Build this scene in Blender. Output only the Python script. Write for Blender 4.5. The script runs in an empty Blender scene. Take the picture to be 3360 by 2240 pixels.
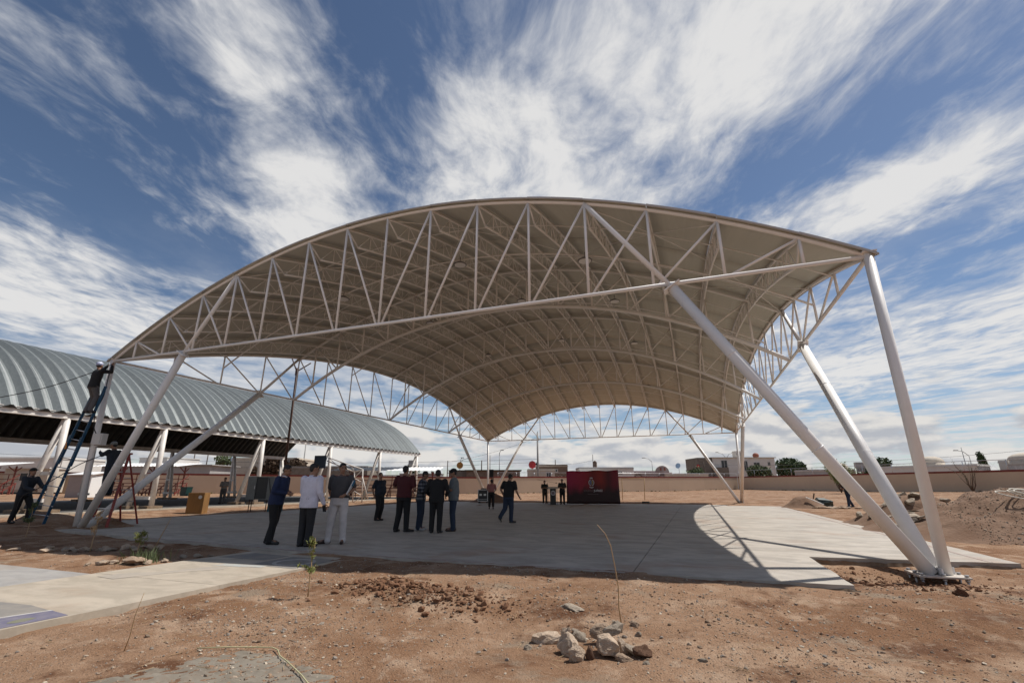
import bpy, bmesh, math, random
import numpy as np
from mathutils import Vector, Matrix, noise as mnoise
R = math.radians
random.seed(7); rng = np.random.default_rng(7)
sc = bpy.context.scene
col = sc.collection

# ------------------------------------------------------------------ camera
cam = bpy.data.cameras.new('camera'); cam_ob = bpy.data.objects.new('camera', cam); col.objects.link(cam_ob)
cam_ob.location = (7.7232, -10.0697, 1.2981)
cam_ob.rotation_euler = (R(90 + 17.153), 0, R(20.665))
cam.lens = 16.414; cam.sensor_width = 36; cam.clip_start = 0.05; cam.clip_end = 6000
sc.camera = cam_ob

# ------------------------------------------------------------------ light and exposure
SUN = Vector((0.488, 0.365, 1.0)).normalized()
sun = bpy.data.lights.new('sun', 'SUN'); sun.energy = 5.0; sun.angle = R(0.53); sun.color = (1.0, 0.955, 0.89)
sun_ob = bpy.data.objects.new('sun', sun); col.objects.link(sun_ob)
sun_ob.rotation_euler = SUN.to_track_quat('Z', 'Y').to_euler(); sun_ob.location = (20, 10, 40)
vs = sc.view_settings
sc.cycles.max_bounces = 6; sc.cycles.diffuse_bounces = 3; sc.cycles.glossy_bounces = 2; sc.cycles.use_adaptive_sampling = True; sc.cycles.adaptive_threshold = 0.015
vs.view_transform = 'Standard'; vs.look = 'None'; vs.exposure = 0.0; vs.gamma = 1.0; vs.use_curve_mapping = False

# ------------------------------------------------------------------ sky with cirrus and low cumulus
world = bpy.data.worlds.new('World'); sc.world = world; world.use_nodes = True
nt = world.node_tree; nt.nodes.clear(); L = nt.links.new
def N(t, **k):
    n = nt.nodes.new(t)
    for a, b in k.items(): setattr(n, a, b)
    return n
def math_(op, a, b=None, clamp=False):
    n = N('ShaderNodeMath', operation=op); n.use_clamp = clamp
    for i, v in enumerate((a, b)):
        if v is None: continue
        if isinstance(v, (int, float)): n.inputs[i].default_value = v
        else: L(v, n.inputs[i])
    return n.outputs[0]
def maprange(v, a, b, c=0.0, d=1.0, smooth=True):
    n = N('ShaderNodeMapRange'); n.interpolation_type = 'SMOOTHSTEP' if smooth else 'LINEAR'
    L(v, n.inputs['Value'])
    for k, x in zip(('From Min', 'From Max', 'To Min', 'To Max'), (a, b, c, d)): n.inputs[k].default_value = x
    return n.outputs[0]
def noise_(vec, scale, detail=6, rough=.55, dist=0.0, lac=2.0):
    n = N('ShaderNodeTexNoise'); n.noise_dimensions = '3D'
    L(vec, n.inputs['Vector']); n.inputs['Scale'].default_value = scale; n.inputs['Detail'].default_value = detail
    n.inputs['Roughness'].default_value = rough; n.inputs['Distortion'].default_value = dist; n.inputs['Lacunarity'].default_value = lac
    return n
sky = N('ShaderNodeTexSky', sky_type='NISHITA'); sky.sun_disc = False
sky.sun_elevation = math.asin(SUN.z); sky.sun_rotation = math.atan2(SUN.x, SUN.y)
sky.altitude = 1100; sky.air_density = 1.0; sky.dust_density = 0.6; sky.ozone_density = 2.2
tc = N('ShaderNodeTexCoord'); sep = N('ShaderNodeSeparateXYZ'); L(tc.outputs['Generated'], sep.inputs[0])
dx, dy, dz = sep.outputs
zc = math_('MAXIMUM', dz, 0.03)
YAW = R(20.665)
px = math_('DIVIDE', dx, zc); py = math_('DIVIDE', dy, zc)
along = math_('ADD', math_('MULTIPLY', px, -math.sin(YAW)), math_('MULTIPLY', py, math.cos(YAW)))
across = math_('ADD', math_('MULTIPLY', px, math.cos(YAW)), math_('MULTIPLY', py, math.sin(YAW)))
pv = N('ShaderNodeCombineXYZ'); L(along, pv.inputs[0]); L(across, pv.inputs[1]); pv = pv.outputs[0]
# fibrous ice cloud: the sheet seen from below, stretched along the wind
stretch = N('ShaderNodeMapping'); L(pv, stretch.inputs['Vector'])
stretch.inputs['Scale'].default_value = (0.80, 1.0, 1.0); stretch.inputs['Location'].default_value = (3.1, 1.7, 0.4)
warp = noise_(stretch.outputs[0], 1.3, 3, .5)
wv = N('ShaderNodeVectorMath', operation='SCALE'); L(warp.outputs['Color'], wv.inputs[0]); wv.inputs['Scale'].default_value = 0.38
wadd = N('ShaderNodeVectorMath', operation='ADD'); L(stretch.outputs[0], wadd.inputs[0]); L(wv.outputs[0], wadd.inputs[1])
n_big = noise_(wadd.outputs[0], 1.35, 5, .5, .2).outputs['Fac']
ms_ = N('ShaderNodeMapping'); L(wadd.outputs[0], ms_.inputs['Vector']); ms_.inputs['Rotation'].default_value = (0, 0, R(18)); ms_.inputs['Scale'].default_value = (1.0, 1.1, 1)
n_mid = noise_(ms_.outputs[0], 4.0, 8, .60, .35).outputs['Fac']
fs = N('ShaderNodeMapping'); L(wadd.outputs[0], fs.inputs['Vector']); fs.inputs['Scale'].default_value = (.9, 1.5, 1.0); fs.inputs['Rotation'].default_value = (0, 0, R(-10))
n_fib = noise_(fs.outputs[0], 8.0, 7, .62, .3).outputs['Fac']
def cen(v, k): return math_('MULTIPLY', math_('SUBTRACT', v, .5), k)
dens = math_('ADD', math_('ADD', cen(n_big, 1.0), cen(n_mid, 1.25)), math_('ADD', cen(n_fib, .70), .545))
bias = None
# where the wind has gathered the cloud sheet or torn it open (along, across, turn, half length, half width, weight)
for (u, v, ro, su, sv, w) in [
        (1.45, -0.78, -14, 1.05, .18, .36), (2.2, -0.95, -10, .7, .30, .20), (0.75, -.58, 10, .4, .2, .12),
        (1.02, 0.33, -55, .95, .44, .30), (.62, .62, -50, .6, .45, .20), (1.45, 0.25, -40, .55, .40, .16), (1.30, -.15, -30, .5, .22, .20),
        (1.45, 1.31, -23, .75, .17, .40), (3.6, 3.2, 20, 2.6, 1.6, .42), (2.45, -2.5, 10, 1.2, .85, .38), (3.4, -2.9, 0, 1.2, .5, .2), (.88, -1.08, 20, .3, .25, .18),
        (0.95, -0.36, 4, .75, .17, -.24), (1.65, -.50, -14, .5, .13, -.16), (1.25, 0.93, -30, .50, .17, -.30), (0.70, 1.05, -40, .5, .2, -.15), (1.0, -1.25, 10, .6, .28, -.16), (1.95, -1.5, 30, .5, .3, -.18), (1.9, 1.75, -30, .7, .3, -.20), (2.3, .9, 0, .5, .5, -.10)]:
    mp2 = N('ShaderNodeMapping', vector_type='TEXTURE'); L(pv, mp2.inputs['Vector'])
    mp2.inputs['Location'].default_value = (u, v, 0); mp2.inputs['Rotation'].default_value = (0, 0, R(ro)); mp2.inputs['Scale'].default_value = (su * 1.7, sv * 1.7, 1)
    g = N('ShaderNodeTexGradient', gradient_type='SPHERICAL'); L(mp2.outputs[0], g.inputs['Vector'])
    gs = math_('MULTIPLY', maprange(g.outputs['Fac'], 0, 1), w)
    bias = gs if bias is None else math_('ADD', bias, gs)
dens = math_('ADD', dens, bias)
cirrus = maprange(dens, 0.38, 1.12)
cirrus = math_('MULTIPLY', cirrus, 0.96)
# thin veil that thickens toward the horizon
veil = math_('MULTIPLY', maprange(dz, 0.46, 0.10), math_('MULTIPLY', maprange(math_('ADD', n_big, cen(n_mid, .5)), .33, .62), 0.95))
cirrus = math_('MAXIMUM', cirrus, veil)
# cumulus low over the horizon
cs = N('ShaderNodeMapping'); L(tc.outputs['Generated'], cs.inputs['Vector']); cs.inputs['Scale'].default_value = (1, 1, 2.6)
cu = noise_(cs.outputs[0], 8.5, 8, .52, .1).outputs['Fac']
cs2 = N('ShaderNodeMapping'); L(tc.outputs['Generated'], cs2.inputs['Vector']); cs2.inputs['Scale'].default_value = (1, 1, 2.6); cs2.inputs['Location'].default_value = (0.01, 0.006, 0.035)
cu2 = noise_(cs2.outputs[0], 8.5, 5, .5, .1).outputs['Fac']
band = math_('MULTIPLY', maprange(dz, 0.01, 0.05), maprange(dz, 0.165, 0.075))
cum = maprange(math_('ADD', cu, math_('MULTIPLY', band, .20)), 0.585, 0.68)
cum = math_('MULTIPLY', cum, maprange(dz, 0.19, 0.12))
lit = maprange(math_('SUBTRACT', cu, cu2), -0.10, 0.10)
ccol = N('ShaderNodeMix', data_type='RGBA'); L(lit, ccol.inputs['Factor'])
CL = 8.3
ccol.inputs['A'].default_value = (CL * .66, CL * .69, CL * .75, 1); ccol.inputs['B'].default_value = (CL * 1.06, CL * 1.03, CL * .99, 1)
icol = N('ShaderNodeMix', data_type='RGBA'); L(maprange(dens, .62, 1.12), icol.inputs['Factor'])
icol.inputs['A'].default_value = (CL * .90, CL * .92, CL * .96, 1); icol.inputs['B'].default_value = (CL * 1.10, CL * 1.09, CL * 1.08, 1)
m1 = N('ShaderNodeMix', data_type='RGBA'); L(cirrus, m1.inputs['Factor']); L(sky.outputs[0], m1.inputs['A']); L(icol.outputs['Result'], m1.inputs['B'])
m2 = N('ShaderNodeMix', data_type='RGBA'); L(cum, m2.inputs['Factor']); L(m1.outputs['Result'], m2.inputs['A']); L(ccol.outputs['Result'], m2.inputs['B'])
bg = N('ShaderNodeBackground'); L(m2.outputs['Result'], bg.inputs['Color']); bg.inputs['Strength'].default_value = 0.085
world.cycles.sampling_method = 'MANUAL'; world.cycles.sample_map_resolution = 512
wo = N('ShaderNodeOutputWorld'); L(bg.outputs[0], wo.inputs['Surface'])

# ------------------------------------------------------------------ materials
MATS = {}
def mat(name, c, rough=.7, metal=0.0, c2=None, scale=4.0, amount=.5, bump=0.0, bscale=40.0, spec=.5, stretch=None, coords='Object', detail=6, extra=None):
    if name in MATS: return MATS[name]
    m = bpy.data.materials.new(name); m.use_nodes = True; t = m.node_tree; b = t.nodes['Principled BSDF']
    b.inputs['Base Color'].default_value = (*c, 1); b.inputs['Roughness'].default_value = rough; b.inputs['Metallic'].default_value = metal
    b.inputs['Specular IOR Level'].default_value = spec
    tcn = t.nodes.new('ShaderNodeTexCoord'); vec = tcn.outputs[coords]
    if stretch:
        mp = t.nodes.new('ShaderNodeMapping'); mp.inputs['Scale'].default_value = stretch; t.links.new(vec, mp.inputs['Vector']); vec = mp.outputs[0]
    if c2 is not None:
        n = t.nodes.new('ShaderNodeTexNoise'); n.inputs['Scale'].default_value = scale; n.inputs['Detail'].default_value = detail; n.inputs['Roughness'].default_value = .62
        t.links.new(vec, n.inputs['Vector'])
        r = t.nodes.new('ShaderNodeMapRange'); r.inputs['From Min'].default_value = .5 - .28 * amount; r.inputs['From Max'].default_value = .5 + .28 * amount
        t.links.new(n.outputs['Fac'], r.inputs['Value'])
        mx = t.nodes.new('ShaderNodeMix'); mx.data_type = 'RGBA'; mx.inputs['A'].default_value = (*c, 1); mx.inputs['B'].default_value = (*c2, 1)
        t.links.new(r.outputs[0], mx.inputs['Factor']); t.links.new(mx.outputs['Result'], b.inputs['Base Color'])
    if bump:
        n2 = t.nodes.new('ShaderNodeTexNoise'); n2.inputs['Scale'].default_value = bscale; n2.inputs['Detail'].default_value = 5
        t.links.new(vec, n2.inputs['Vector'])
        bp = t.nodes.new('ShaderNodeBump'); bp.inputs['Strength'].default_value = bump; bp.inputs['Distance'].default_value = .02
        t.links.new(n2.outputs['Fac'], bp.inputs['Height']); t.links.new(bp.outputs[0], b.inputs['Normal'])
    MATS[name] = m
    return m

def ground_mat():
    m = bpy.data.materials.new('dry_earth'); m.use_nodes = True; t = m.node_tree; b = t.nodes['Principled BSDF']
    b.inputs['Roughness'].default_value = .95; b.inputs['Specular IOR Level'].default_value = .15
    tcn = t.nodes.new('ShaderNodeTexCoord'); V = tcn.outputs['Object']; K = t.links.new
    def nz(s, d, ro=.6):
        n = t.nodes.new('ShaderNodeTexNoise'); n.inputs['Scale'].default_value = s; n.inputs['Detail'].default_value = d; n.inputs['Roughness'].default_value = ro; K(V, n.inputs['Vector']); return n.outputs['Fac']
    def rng_(v, a, b_):
        r = t.nodes.new('ShaderNodeMapRange'); r.interpolation_type = 'SMOOTHSTEP'; K(v, r.inputs['Value']); r.inputs['From Min'].default_value = a; r.inputs['From Max'].default_value = b_; return r.outputs[0]
    def mixc(f, A, B):
        x = t.nodes.new('ShaderNodeMix'); x.data_type = 'RGBA'; K(f, x.inputs['Factor'])
        for k, c in (('A', A), ('B', B)):
            if isinstance(c, tuple): x.inputs[k].default_value = (*c, 1)
            else: K(c, x.inputs[k])
        return x.outputs['Result']
    base = mixc(rng_(nz(.35, 5), .38, .62), (.205, .108, .058), (.300, .186, .116))
    base = mixc(rng_(nz(1.7, 6), .50, .66), base, (.375, .255, .172))
    base = mixc(rng_(nz(.9, 6, .7), .52, .66), base, (.125, .058, .030))
    base = mixc(rng_(nz(14, 6, .7), .56, .74), base, (.105, .055, .032))
    base = mixc(rng_(nz(45, 4, .7), .60, .72), base, (.38, .30, .225))
    base = mixc(rng_(nz(.55, 7, .7), .56, .66), base, (.255, .190, .135))
    base = mixc(rng_(nz(5.5, 7, .75), .55, .70), base, (.36, .26, .185))
    K(base, b.inputs['Base Color'])
    h = t.nodes.new('ShaderNodeMath'); h.operation = 'MULTIPLY_ADD'; K(nz(18, 8, .72), h.inputs[0]); h.inputs[1].default_value = 1.0
    vo = t.nodes.new('ShaderNodeTexVoronoi'); vo.inputs['Scale'].default_value = 60; K(V, vo.inputs['Vector'])
    h2 = t.nodes.new('ShaderNodeMath'); h2.operation = 'MULTIPLY'; K(vo.outputs['Distance'], h2.inputs[0]); h2.inputs[1].default_value = -.25; K(h2.outputs[0], h.inputs[2])
    bp = t.nodes.new('ShaderNodeBump'); bp.inputs['Strength'].default_value = .9; bp.inputs['Distance'].default_value = .035; K(h.outputs[0], bp.inputs['Height']); K(bp.outputs[0], b.inputs['Normal'])
    MATS['dry_earth'] = m; return m
ground_mat()

def concrete_mat(name, c, c2, stain, s=1.0):
    m = bpy.data.materials.new(name); m.use_nodes = True; t = m.node_tree; b = t.nodes['Principled BSDF']; K = t.links.new
    b.inputs['Roughness'].default_value = .72; b.inputs['Specular IOR Level'].default_value = .35
    tcn = t.nodes.new('ShaderNodeTexCoord'); V = tcn.outputs['Object']
    mp = t.nodes.new('ShaderNodeMapping'); mp.inputs['Scale'].default_value = (.62, 1.15, 1); mp.inputs['Rotation'].default_value = (0, 0, R(-14)); K(V, mp.inputs['Vector'])
    def nz(s, d, v=V, ro=.62, di=0):
        n = t.nodes.new('ShaderNodeTexNoise'); n.inputs['Scale'].default_value = s; n.inputs['Detail'].default_value = d; n.inputs['Roughness'].default_value = ro; n.inputs['Distortion'].default_value = di; K(v, n.inputs['Vector']); return n.outputs['Fac']
    def rg(v, a, b_, lo=0, hi=1):
        r = t.nodes.new('ShaderNodeMapRange'); r.interpolation_type = 'SMOOTHSTEP'; K(v, r.inputs['Value']); r.inputs['From Min'].default_value = a; r.inputs['From Max'].default_value = b_; r.inputs['To Min'].default_value = lo; r.inputs['To Max'].default_value = hi; return r.outputs[0]
    def mixc(f, A, B):
        x = t.nodes.new('ShaderNodeMix'); x.data_type = 'RGBA'; K(f, x.inputs['Factor'])
        for k, cc in (('A', A), ('B', B)):
            if isinstance(cc, tuple): x.inputs[k].default_value = (*cc, 1)
            else: K(cc, x.inputs[k])
        return x.outputs['Result']
    base = mixc(rg(nz(1.6 * s, 8, mp.outputs[0], .66, .8), .36, .64), c, c2)
    base = mixc(rg(nz(.42 * s, 6, V, .6), .52, .74, 0, .75), base, stain)
    base = mixc(rg(nz(7 * s, 7, mp.outputs[0], .7), .60, .76, 0, .5), base, tuple(min(1, k * 1.25) for k in c))
    base = mixc(rg(nz(30, 5, V, .7), .62, .75, 0, .4), base, tuple(k * .55 for k in c))
    K(base, b.inputs['Base Color'])
    K(rg(nz(2.2, 5, mp.outputs[0]), .3, .7, .55, .85), b.inputs['Roughness'])
    bp = t.nodes.new('ShaderNodeBump'); bp.inputs['Strength'].default_value = .25; bp.inputs['Distance'].default_value = .01; K(nz(24, 6, V, .7), bp.inputs['Height']); K(bp.outputs[0], b.inputs['Normal'])
    MATS[name] = m; return m
concrete_mat('slab_concrete', (.445, .400, .345), (.325, .292, .252), (.31, .215, .155))
concrete_mat('walk_concrete', (.45, .385, .305), (.355, .305, .24), (.34, .255, .185), 1.4)
concrete_mat('walk_concrete_grey', (.355, .335, .31), (.29, .275, .26), (.31, .25, .20), 1.6)
concrete_mat('rough_concrete', (.24, .175, .12), (.17, .115, .072), (.20, .115, .065), 3.0)
concrete_mat('grey_cement', (.225, .195, .155), (.165, .14, .108), (.20, .125, .078), 4.0)
mat('white_paint', (.86, .84, .81), .42, c2=(.78, .755, .725), scale=2.2, amount=.9, bump=.02, bscale=6)
mat('white_paint_old', (.76, .735, .70), .5, c2=(.62, .56, .50), scale=3.0, amount=.7)
mat('roof_under', (.58, .57, .495), .6, c2=(.525, .515, .445), scale=1.3, amount=.9, bump=.5, bscale=2.2, stretch=(8, .15, .15))
mat('roof_top', (.42, .40, .38), .5, .1); mat('fascia_grey', (.42, .40, .38), .6); mat('dusty_plate', (.40, .345, .29), .7, c2=(.56, .51, .46), scale=9, amount=.8)
mat('bolt_steel', (.45, .44, .43), .4, .7)
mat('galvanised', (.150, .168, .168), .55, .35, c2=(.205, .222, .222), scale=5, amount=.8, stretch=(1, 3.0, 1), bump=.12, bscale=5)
mat('galvanised_sunlit', (.45, .465, .46), .5, .25, c2=(.36, .375, .375), scale=5, amount=.8, stretch=(1, 3.0, 1))  # same metal, brighter: sunlight painted into the rib slope facing the sun
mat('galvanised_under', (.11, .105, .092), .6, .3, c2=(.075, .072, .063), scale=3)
mat('asphalt', (.060, .058, .056), .85, c2=(.09, .085, .08), scale=6, bump=.4, bscale=90)
mat('beige_plaster', (.600, .460, .330), .9, c2=(.520, .390, .275), scale=.35, amount=1.3, bump=.25, bscale=8)
mat('red_cap', (.150, .022, .016), .7, c2=(.21, .04, .028), scale=1.2)
mat('red_steel', (.20, .035, .025), .55, c2=(.13, .03, .022), scale=6)
mat('ladder_red', (.26, .03, .025), .4)
mat('ladder_blue', (.012, .055, .12), .45, c2=(.02, .09, .17), scale=4)
mat('aluminium', (.55, .55, .56), .4, .8)
mat('black_rubber', (.012, .012, .013), .6)
mat('dark_plastic', (.018, .018, .02), .45)
mat('rust_pipe', (.055, .028, .020), .7, c2=(.11, .05, .03), scale=9)
mat('cabinet_grey', (.17, .175, .165), .55, c2=(.13, .135, .125), scale=3)
mat('cabinet_dark', (.035, .035, .033), .6)
mat('teal_paint', (.020, .105, .135), .55, c2=(.03, .14, .17), scale=4)
mat('ply_yellow', (.27, .135, .038), .85, c2=(.20, .095, .026), scale=3, stretch=(1, 1, .3))
mat('paper_grey', (.55, .53, .50), .8)
mat('bin_green', (.010, .045, .040), .5)
mat('navy_board', (.012, .030, .055), .5)
mat('stone_pale', (.53, .42, .315), .95, c2=(.34, .24, .165), scale=3.2, amount=.8, bump=1.0, bscale=9)
mat('stone_grey', (.42, .35, .275), .95, c2=(.27, .215, .16), scale=3.5, amount=.8, bump=1.0, bscale=11)
mat('stone_buff', (.40, .30, .215), .95, c2=(.28, .185, .12), scale=3.5, amount=.8, bump=1.0, bscale=9)
mat('earth_clod', (.200, .105, .060), .98, c2=(.14, .068, .036), scale=8, bump=1.0, bscale=30)
mat('earth_pile', (.150, .080, .045), .98, c2=(.205, .130, .086), scale=1.6, amount=.8, bump=1.0, bscale=12)
mat('bark', (.10, .065, .042), .9, c2=(.16, .11, .075), scale=12)
mat('dry_stem', (.42, .29, .16), .9)
mat('leaf_dark', (.030, .058, .018), .7, c2=(.055, .090, .028), scale=1.4, amount=.9)
mat('leaf_mid', (.062, .085, .032), .7, c2=(.095, .120, .045), scale=1.6, amount=.9)
mat('leaf_yellow', (.19, .195, .040), .7, c2=(.12, .15, .035), scale=2.5, amount=.9)
mat('leaf_brown', (.105, .062, .036), .9, c2=(.06, .038, .022), scale=2)
mat('cord_black', (.010, .010, .011), .6)
mat('cord_yellow', (.46, .42, .24), .7)
mat('rope_white', (.62, .58, .50), .8)
mat('house_white', (.66, .63, .59), .85, c2=(.58, .545, .50), scale=.5)
mat('house_cream', (.56, .49, .40), .85, c2=(.48, .41, .33), scale=.5)
mat('house_grey', (.36, .345, .335), .85, c2=(.30, .29, .28), scale=.6)
mat('house_mauve', (.36, .305, .29), .85, c2=(.30, .25, .235), scale=.6)
mat('block_wall', (.205, .175, .145), .95, c2=(.15, .125, .10), scale=1.5, bump=.4, bscale=6)
mat('brick_brown', (.185, .135, .105), .95, c2=(.135, .095, .072), scale=2.5, bump=.4, bscale=6)
mat('roof_tile_red', (.25, .085, .055), .8)
mat('tar_black', (.020, .019, .019), .9)
mat('window_dark', (.030, .034, .038), .25)
mat('metal_sheet', (.42, .43, .44), .5, .4, c2=(.30, .31, .32), scale=1.0, stretch=(3, 1, .2))
mat('white_sheet', (.78, .77, .75), .5)
mat('wood_pole', (.075, .055, .042), .9)
mat('concrete_pole', (.30, .29, .275), .85)
mat('lamp_steel', (.22, .22, .22), .5, .5)
mat('sign_red', (.46, .03, .035), .5)
mat('tank_orange', (.50, .20, .03), .6)
mat('tank_blue', (.33, .48, .62), .5)
mat('hill_tan', (.30, .21, .165), 1.0, c2=(.24, .165, .13), scale=.02)
def vary(name, amt):
    m = MATS[name]; t = m.node_tree; b = t.nodes['Principled BSDF']; src = b.inputs['Base Color'].links
    oi = t.nodes.new('ShaderNodeObjectInfo'); mr = t.nodes.new('ShaderNodeMapRange'); mr.inputs['To Min'].default_value = 1 - amt; mr.inputs['To Max'].default_value = 1 + amt; t.links.new(oi.outputs['Random'], mr.inputs['Value'])
    mx = t.nodes.new('ShaderNodeVectorMath'); mx.operation = 'SCALE'; t.links.new(mr.outputs[0], mx.inputs['Scale'])
    if src: t.links.new(src[0].from_socket, mx.inputs[0])
    else: mx.inputs[0].default_value = b.inputs['Base Color'].default_value[:3]
    t.links.new(mx.outputs[0], b.inputs['Base Color'])
vary('galvanised', .16); vary('galvanised_sunlit', .12); vary('roof_under', .05); vary('beige_plaster', .035); vary('slab_concrete', .03)
mat('cabin_cream', (.56, .50, .41), .8, c2=(.48, .42, .34), scale=1.5, stretch=(6, 6, .3))
# ------------------------------------------------------------------ geometry helpers
def tag(o, label=None, cat=None, group=None, kind=None):
    if label: o['label'] = label
    if cat: o['category'] = cat
    if group: o['group'] = group
    if kind: o['kind'] = kind
    return o
def empty(name, loc=(0, 0, 0), rz=0.0):
    o = bpy.data.objects.new(name, None); col.objects.link(o); o.location = loc; o.rotation_euler = (0, 0, rz); o.empty_display_size = .2
    return o
class MB:
    """collects solids into one mesh"""
    def __init__(s): s.v = []; s.f = []; s.sm = []; s.mi = []; s.cur = 0
    def add(s, vs_, fs_, smooth=False):
        b = len(s.v); s.v.extend([tuple(p) for p in vs_])
        for f in fs_: s.f.append([i + b for i in f]); s.sm.append(smooth); s.mi.append(s.cur)
        return s
    def box(s, c, size, rz=0.0, M=None):
        hx, hy, hz = [k / 2 for k in size]; P = []
        for x, y, z in ((-1, -1, -1), (1, -1, -1), (1, 1, -1), (-1, 1, -1), (-1, -1, 1), (1, -1, 1), (1, 1, 1), (-1, 1, 1)):
            p = Vector((x * hx, y * hy, z * hz))
            if M is not None: p = M @ p
            elif rz: p = Matrix.Rotation(rz, 3, 'Z') @ p
            P.append(p + Vector(c))
        return s.add(P, [(0, 3, 2, 1), (4, 5, 6, 7), (0, 1, 5, 4), (1, 2, 6, 5), (2, 3, 7, 6), (3, 0, 4, 7)])
    def beam(s, a, b, w, h, up=(0, 0, 1)):
        a, b = Vector(a), Vector(b); d = (b - a); ln = d.length; d.normalize(); u = Vector(up)
        if abs(d.dot(u)) > .98: u = Vector((1, 0, 0))
        r = d.cross(u).normalized(); u2 = r.cross(d)
        M = Matrix((r, d, u2)).transposed()
        return s.box((a + b) / 2, (w, ln, h), M=M)
    def tube(s, a, b, r, n=8, r2=None, caps=True):
        return s.path([a, b], [r, r if r2 is None else r2], n, caps)
    def path(s, pts, r, n=8, caps=True):
        pts = [Vector(p) for p in pts]; m = len(pts)
        rr = r if isinstance(r, (list, tuple)) else [r] * m
        prev = None; vs_ = []
        for i, p in enumerate(pts):
            d = (pts[min(i + 1, m - 1)] - pts[max(i - 1, 0)])
            if d.length < 1e-9: d = Vector((0, 0, 1))
            d.normalize()
            if prev is None:
                u = Vector((0, 0, 1)) if abs(d.z) < .9 else Vector((1, 0, 0))
                x = d.cross(u).normalized()
            else:
                x = prev - d * prev.dot(d)
                if x.length < 1e-6: x = d.orthogonal()
                x.normalize()
            y = d.cross(x); prev = x
            for k in range(n):
                t = 2 * math.pi * k / n
                vs_.append(p + (x * math.cos(t) + y * math.sin(t)) * rr[i])
        fs_ = []
        for i in range(m - 1):
            for k in range(n):
                a = i * n + k; b = i * n + (k + 1) % n
                fs_.append((a, b, b + n, a + n))
        s.add(vs_, fs_, True)
        if caps:
            base = len(s.v) - len(vs_)
            s.f.append([base + k for k in reversed(range(n))]); s.sm.append(False); s.mi.append(s.cur)
            s.f.append([base + (m - 1) * n + k for k in range(n)]); s.sm.append(False); s.mi.append(s.cur)
        return s
    def prism(s, poly, z0, z1):
        n = len(poly)
        zs0 = z0 if callable(z0) else (lambda x, y: z0); zs1 = z1 if callable(z1) else (lambda x, y: z1)
        vs_ = [(x, y, zs0(x, y)) for x, y in poly] + [(x, y, zs1(x, y)) for x, y in poly]
        area = sum(poly[i][0] * poly[(i + 1) % n][1] - poly[(i + 1) % n][0] * poly[i][1] for i in range(n))
        fs_ = [tuple(range(n, 2 * n)), tuple(reversed(range(n)))] + [(i, (i + 1) % n, (i + 1) % n + n, i + n) for i in range(n)]
        if area < 0: fs_ = [tuple(reversed(f)) for f in fs_]
        return s.add(vs_, fs_)
    def ell(s, c, rad, M=None, nu=12, nv=8, smooth=True):
        c = Vector(c); vs_ = []; fs_ = []
        rx, ry, rz = rad if isinstance(rad, (tuple, list)) else (rad,) * 3
        for j in range(1, nv):
            ph = math.pi * j / nv
            for i in range(nu):
                th = 2 * math.pi * i / nu
                p = Vector((rx * math.sin(ph) * math.cos(th), ry * math.sin(ph) * math.sin(th), rz * math.cos(ph)))
                vs_.append(c + (M @ p if M is not None else p))
        t = Vector((0, 0, rz)); vs_.append(c + (M @ t if M is not None else t)); vs_.append(c - (M @ t if M is not None else t))
        nb = len(vs_)
        for j in range(nv - 2):
            for i in range(nu):
                a = j * nu + i; b = j * nu + (i + 1) % nu
                fs_.append((a, a + nu, b + nu, b))
        for i in range(nu):
            fs_.append((nb - 2, i, (i + 1) % nu))
            fs_.append((nb - 1, (nv - 2) * nu + (i + 1) % nu, (nv - 2) * nu + i))
        return s.add(vs_, fs_, smooth)
    def capsule(s, a, b, r1, r2, n=10):
        a, b = Vector(a), Vector(b); d = (b - a); ln = max(d.length, 1e-5); d = d / ln
        pts = []; rr = []
        for k in range(4):
            t = math.pi / 2 * (k / 3.5 + .06); pts.append(a - d * r1 * math.cos(t)); rr.append(r1 * math.sin(t))
        pts.append(a); rr.append(r1); pts.append(b); rr.append(r2)
        for k in range(3, -1, -1):
            t = math.pi / 2 * (k / 3.5 + .06); pts.append(b + d * r2 * math.cos(t)); rr.append(r2 * math.sin(t))
        return s.path(pts, rr, n)
    def loft(s, rings, n=14):
        """rings: (centre, rx, ry, xaxis, yaxis)"""
        vs_ = []; fs_ = []
        for c, rx, ry, X, Y in rings:
            for k in range(n):
                t = 2 * math.pi * k / n; vs_.append(Vector(c) + X * rx * math.cos(t) + Y * ry * math.sin(t))
        for i in range(len(rings) - 1):
            for k in range(n):
                a = i * n + k; b = i * n + (k + 1) % n
                fs_.append((a, b, b + n, a + n))
        s.add(vs_, fs_, True); base = len(s.v) - len(vs_); m = len(rings)
        s.f.append([base + k for k in reversed(range(n))]); s.sm.append(False); s.mi.append(s.cur)
        s.f.append([base + (m - 1) * n + k for k in range(n)]); s.sm.append(False); s.mi.append(s.cur)
        return s
    def mesh(s, name):
        me = bpy.data.meshes.new(name); me.from_pydata(s.v, [], s.f)
        me.polygons.foreach_set('use_smooth', s.sm)
        if any(s.mi): me.polygons.foreach_set('material_index', s.mi)
        me.update(); return me
    def build(s, name, m, parent=None, bevel=0.0):
        me = s.mesh(name)
        for mm in (m if isinstance(m, (list, tuple)) else [m]): me.materials.append(MATS[mm] if isinstance(mm, str) else mm)
        o = bpy.data.objects.new(name, me); col.objects.link(o)
        if parent is not None: o.parent = parent
        if bevel:
            bv = o.modifiers.new('bevel', 'BEVEL'); bv.width = bevel; bv.segments = 2; bv.limit_method = 'ANGLE'
        return o
def thing(o, label, cat, group=None): return tag(o, label, cat, group)
def copy_tree(o, parent=None):
    c = o.copy(); col.objects.link(c); c.parent = parent
    for ch in list(o.children):
        copy_tree(ch, c)
    return c
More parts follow.
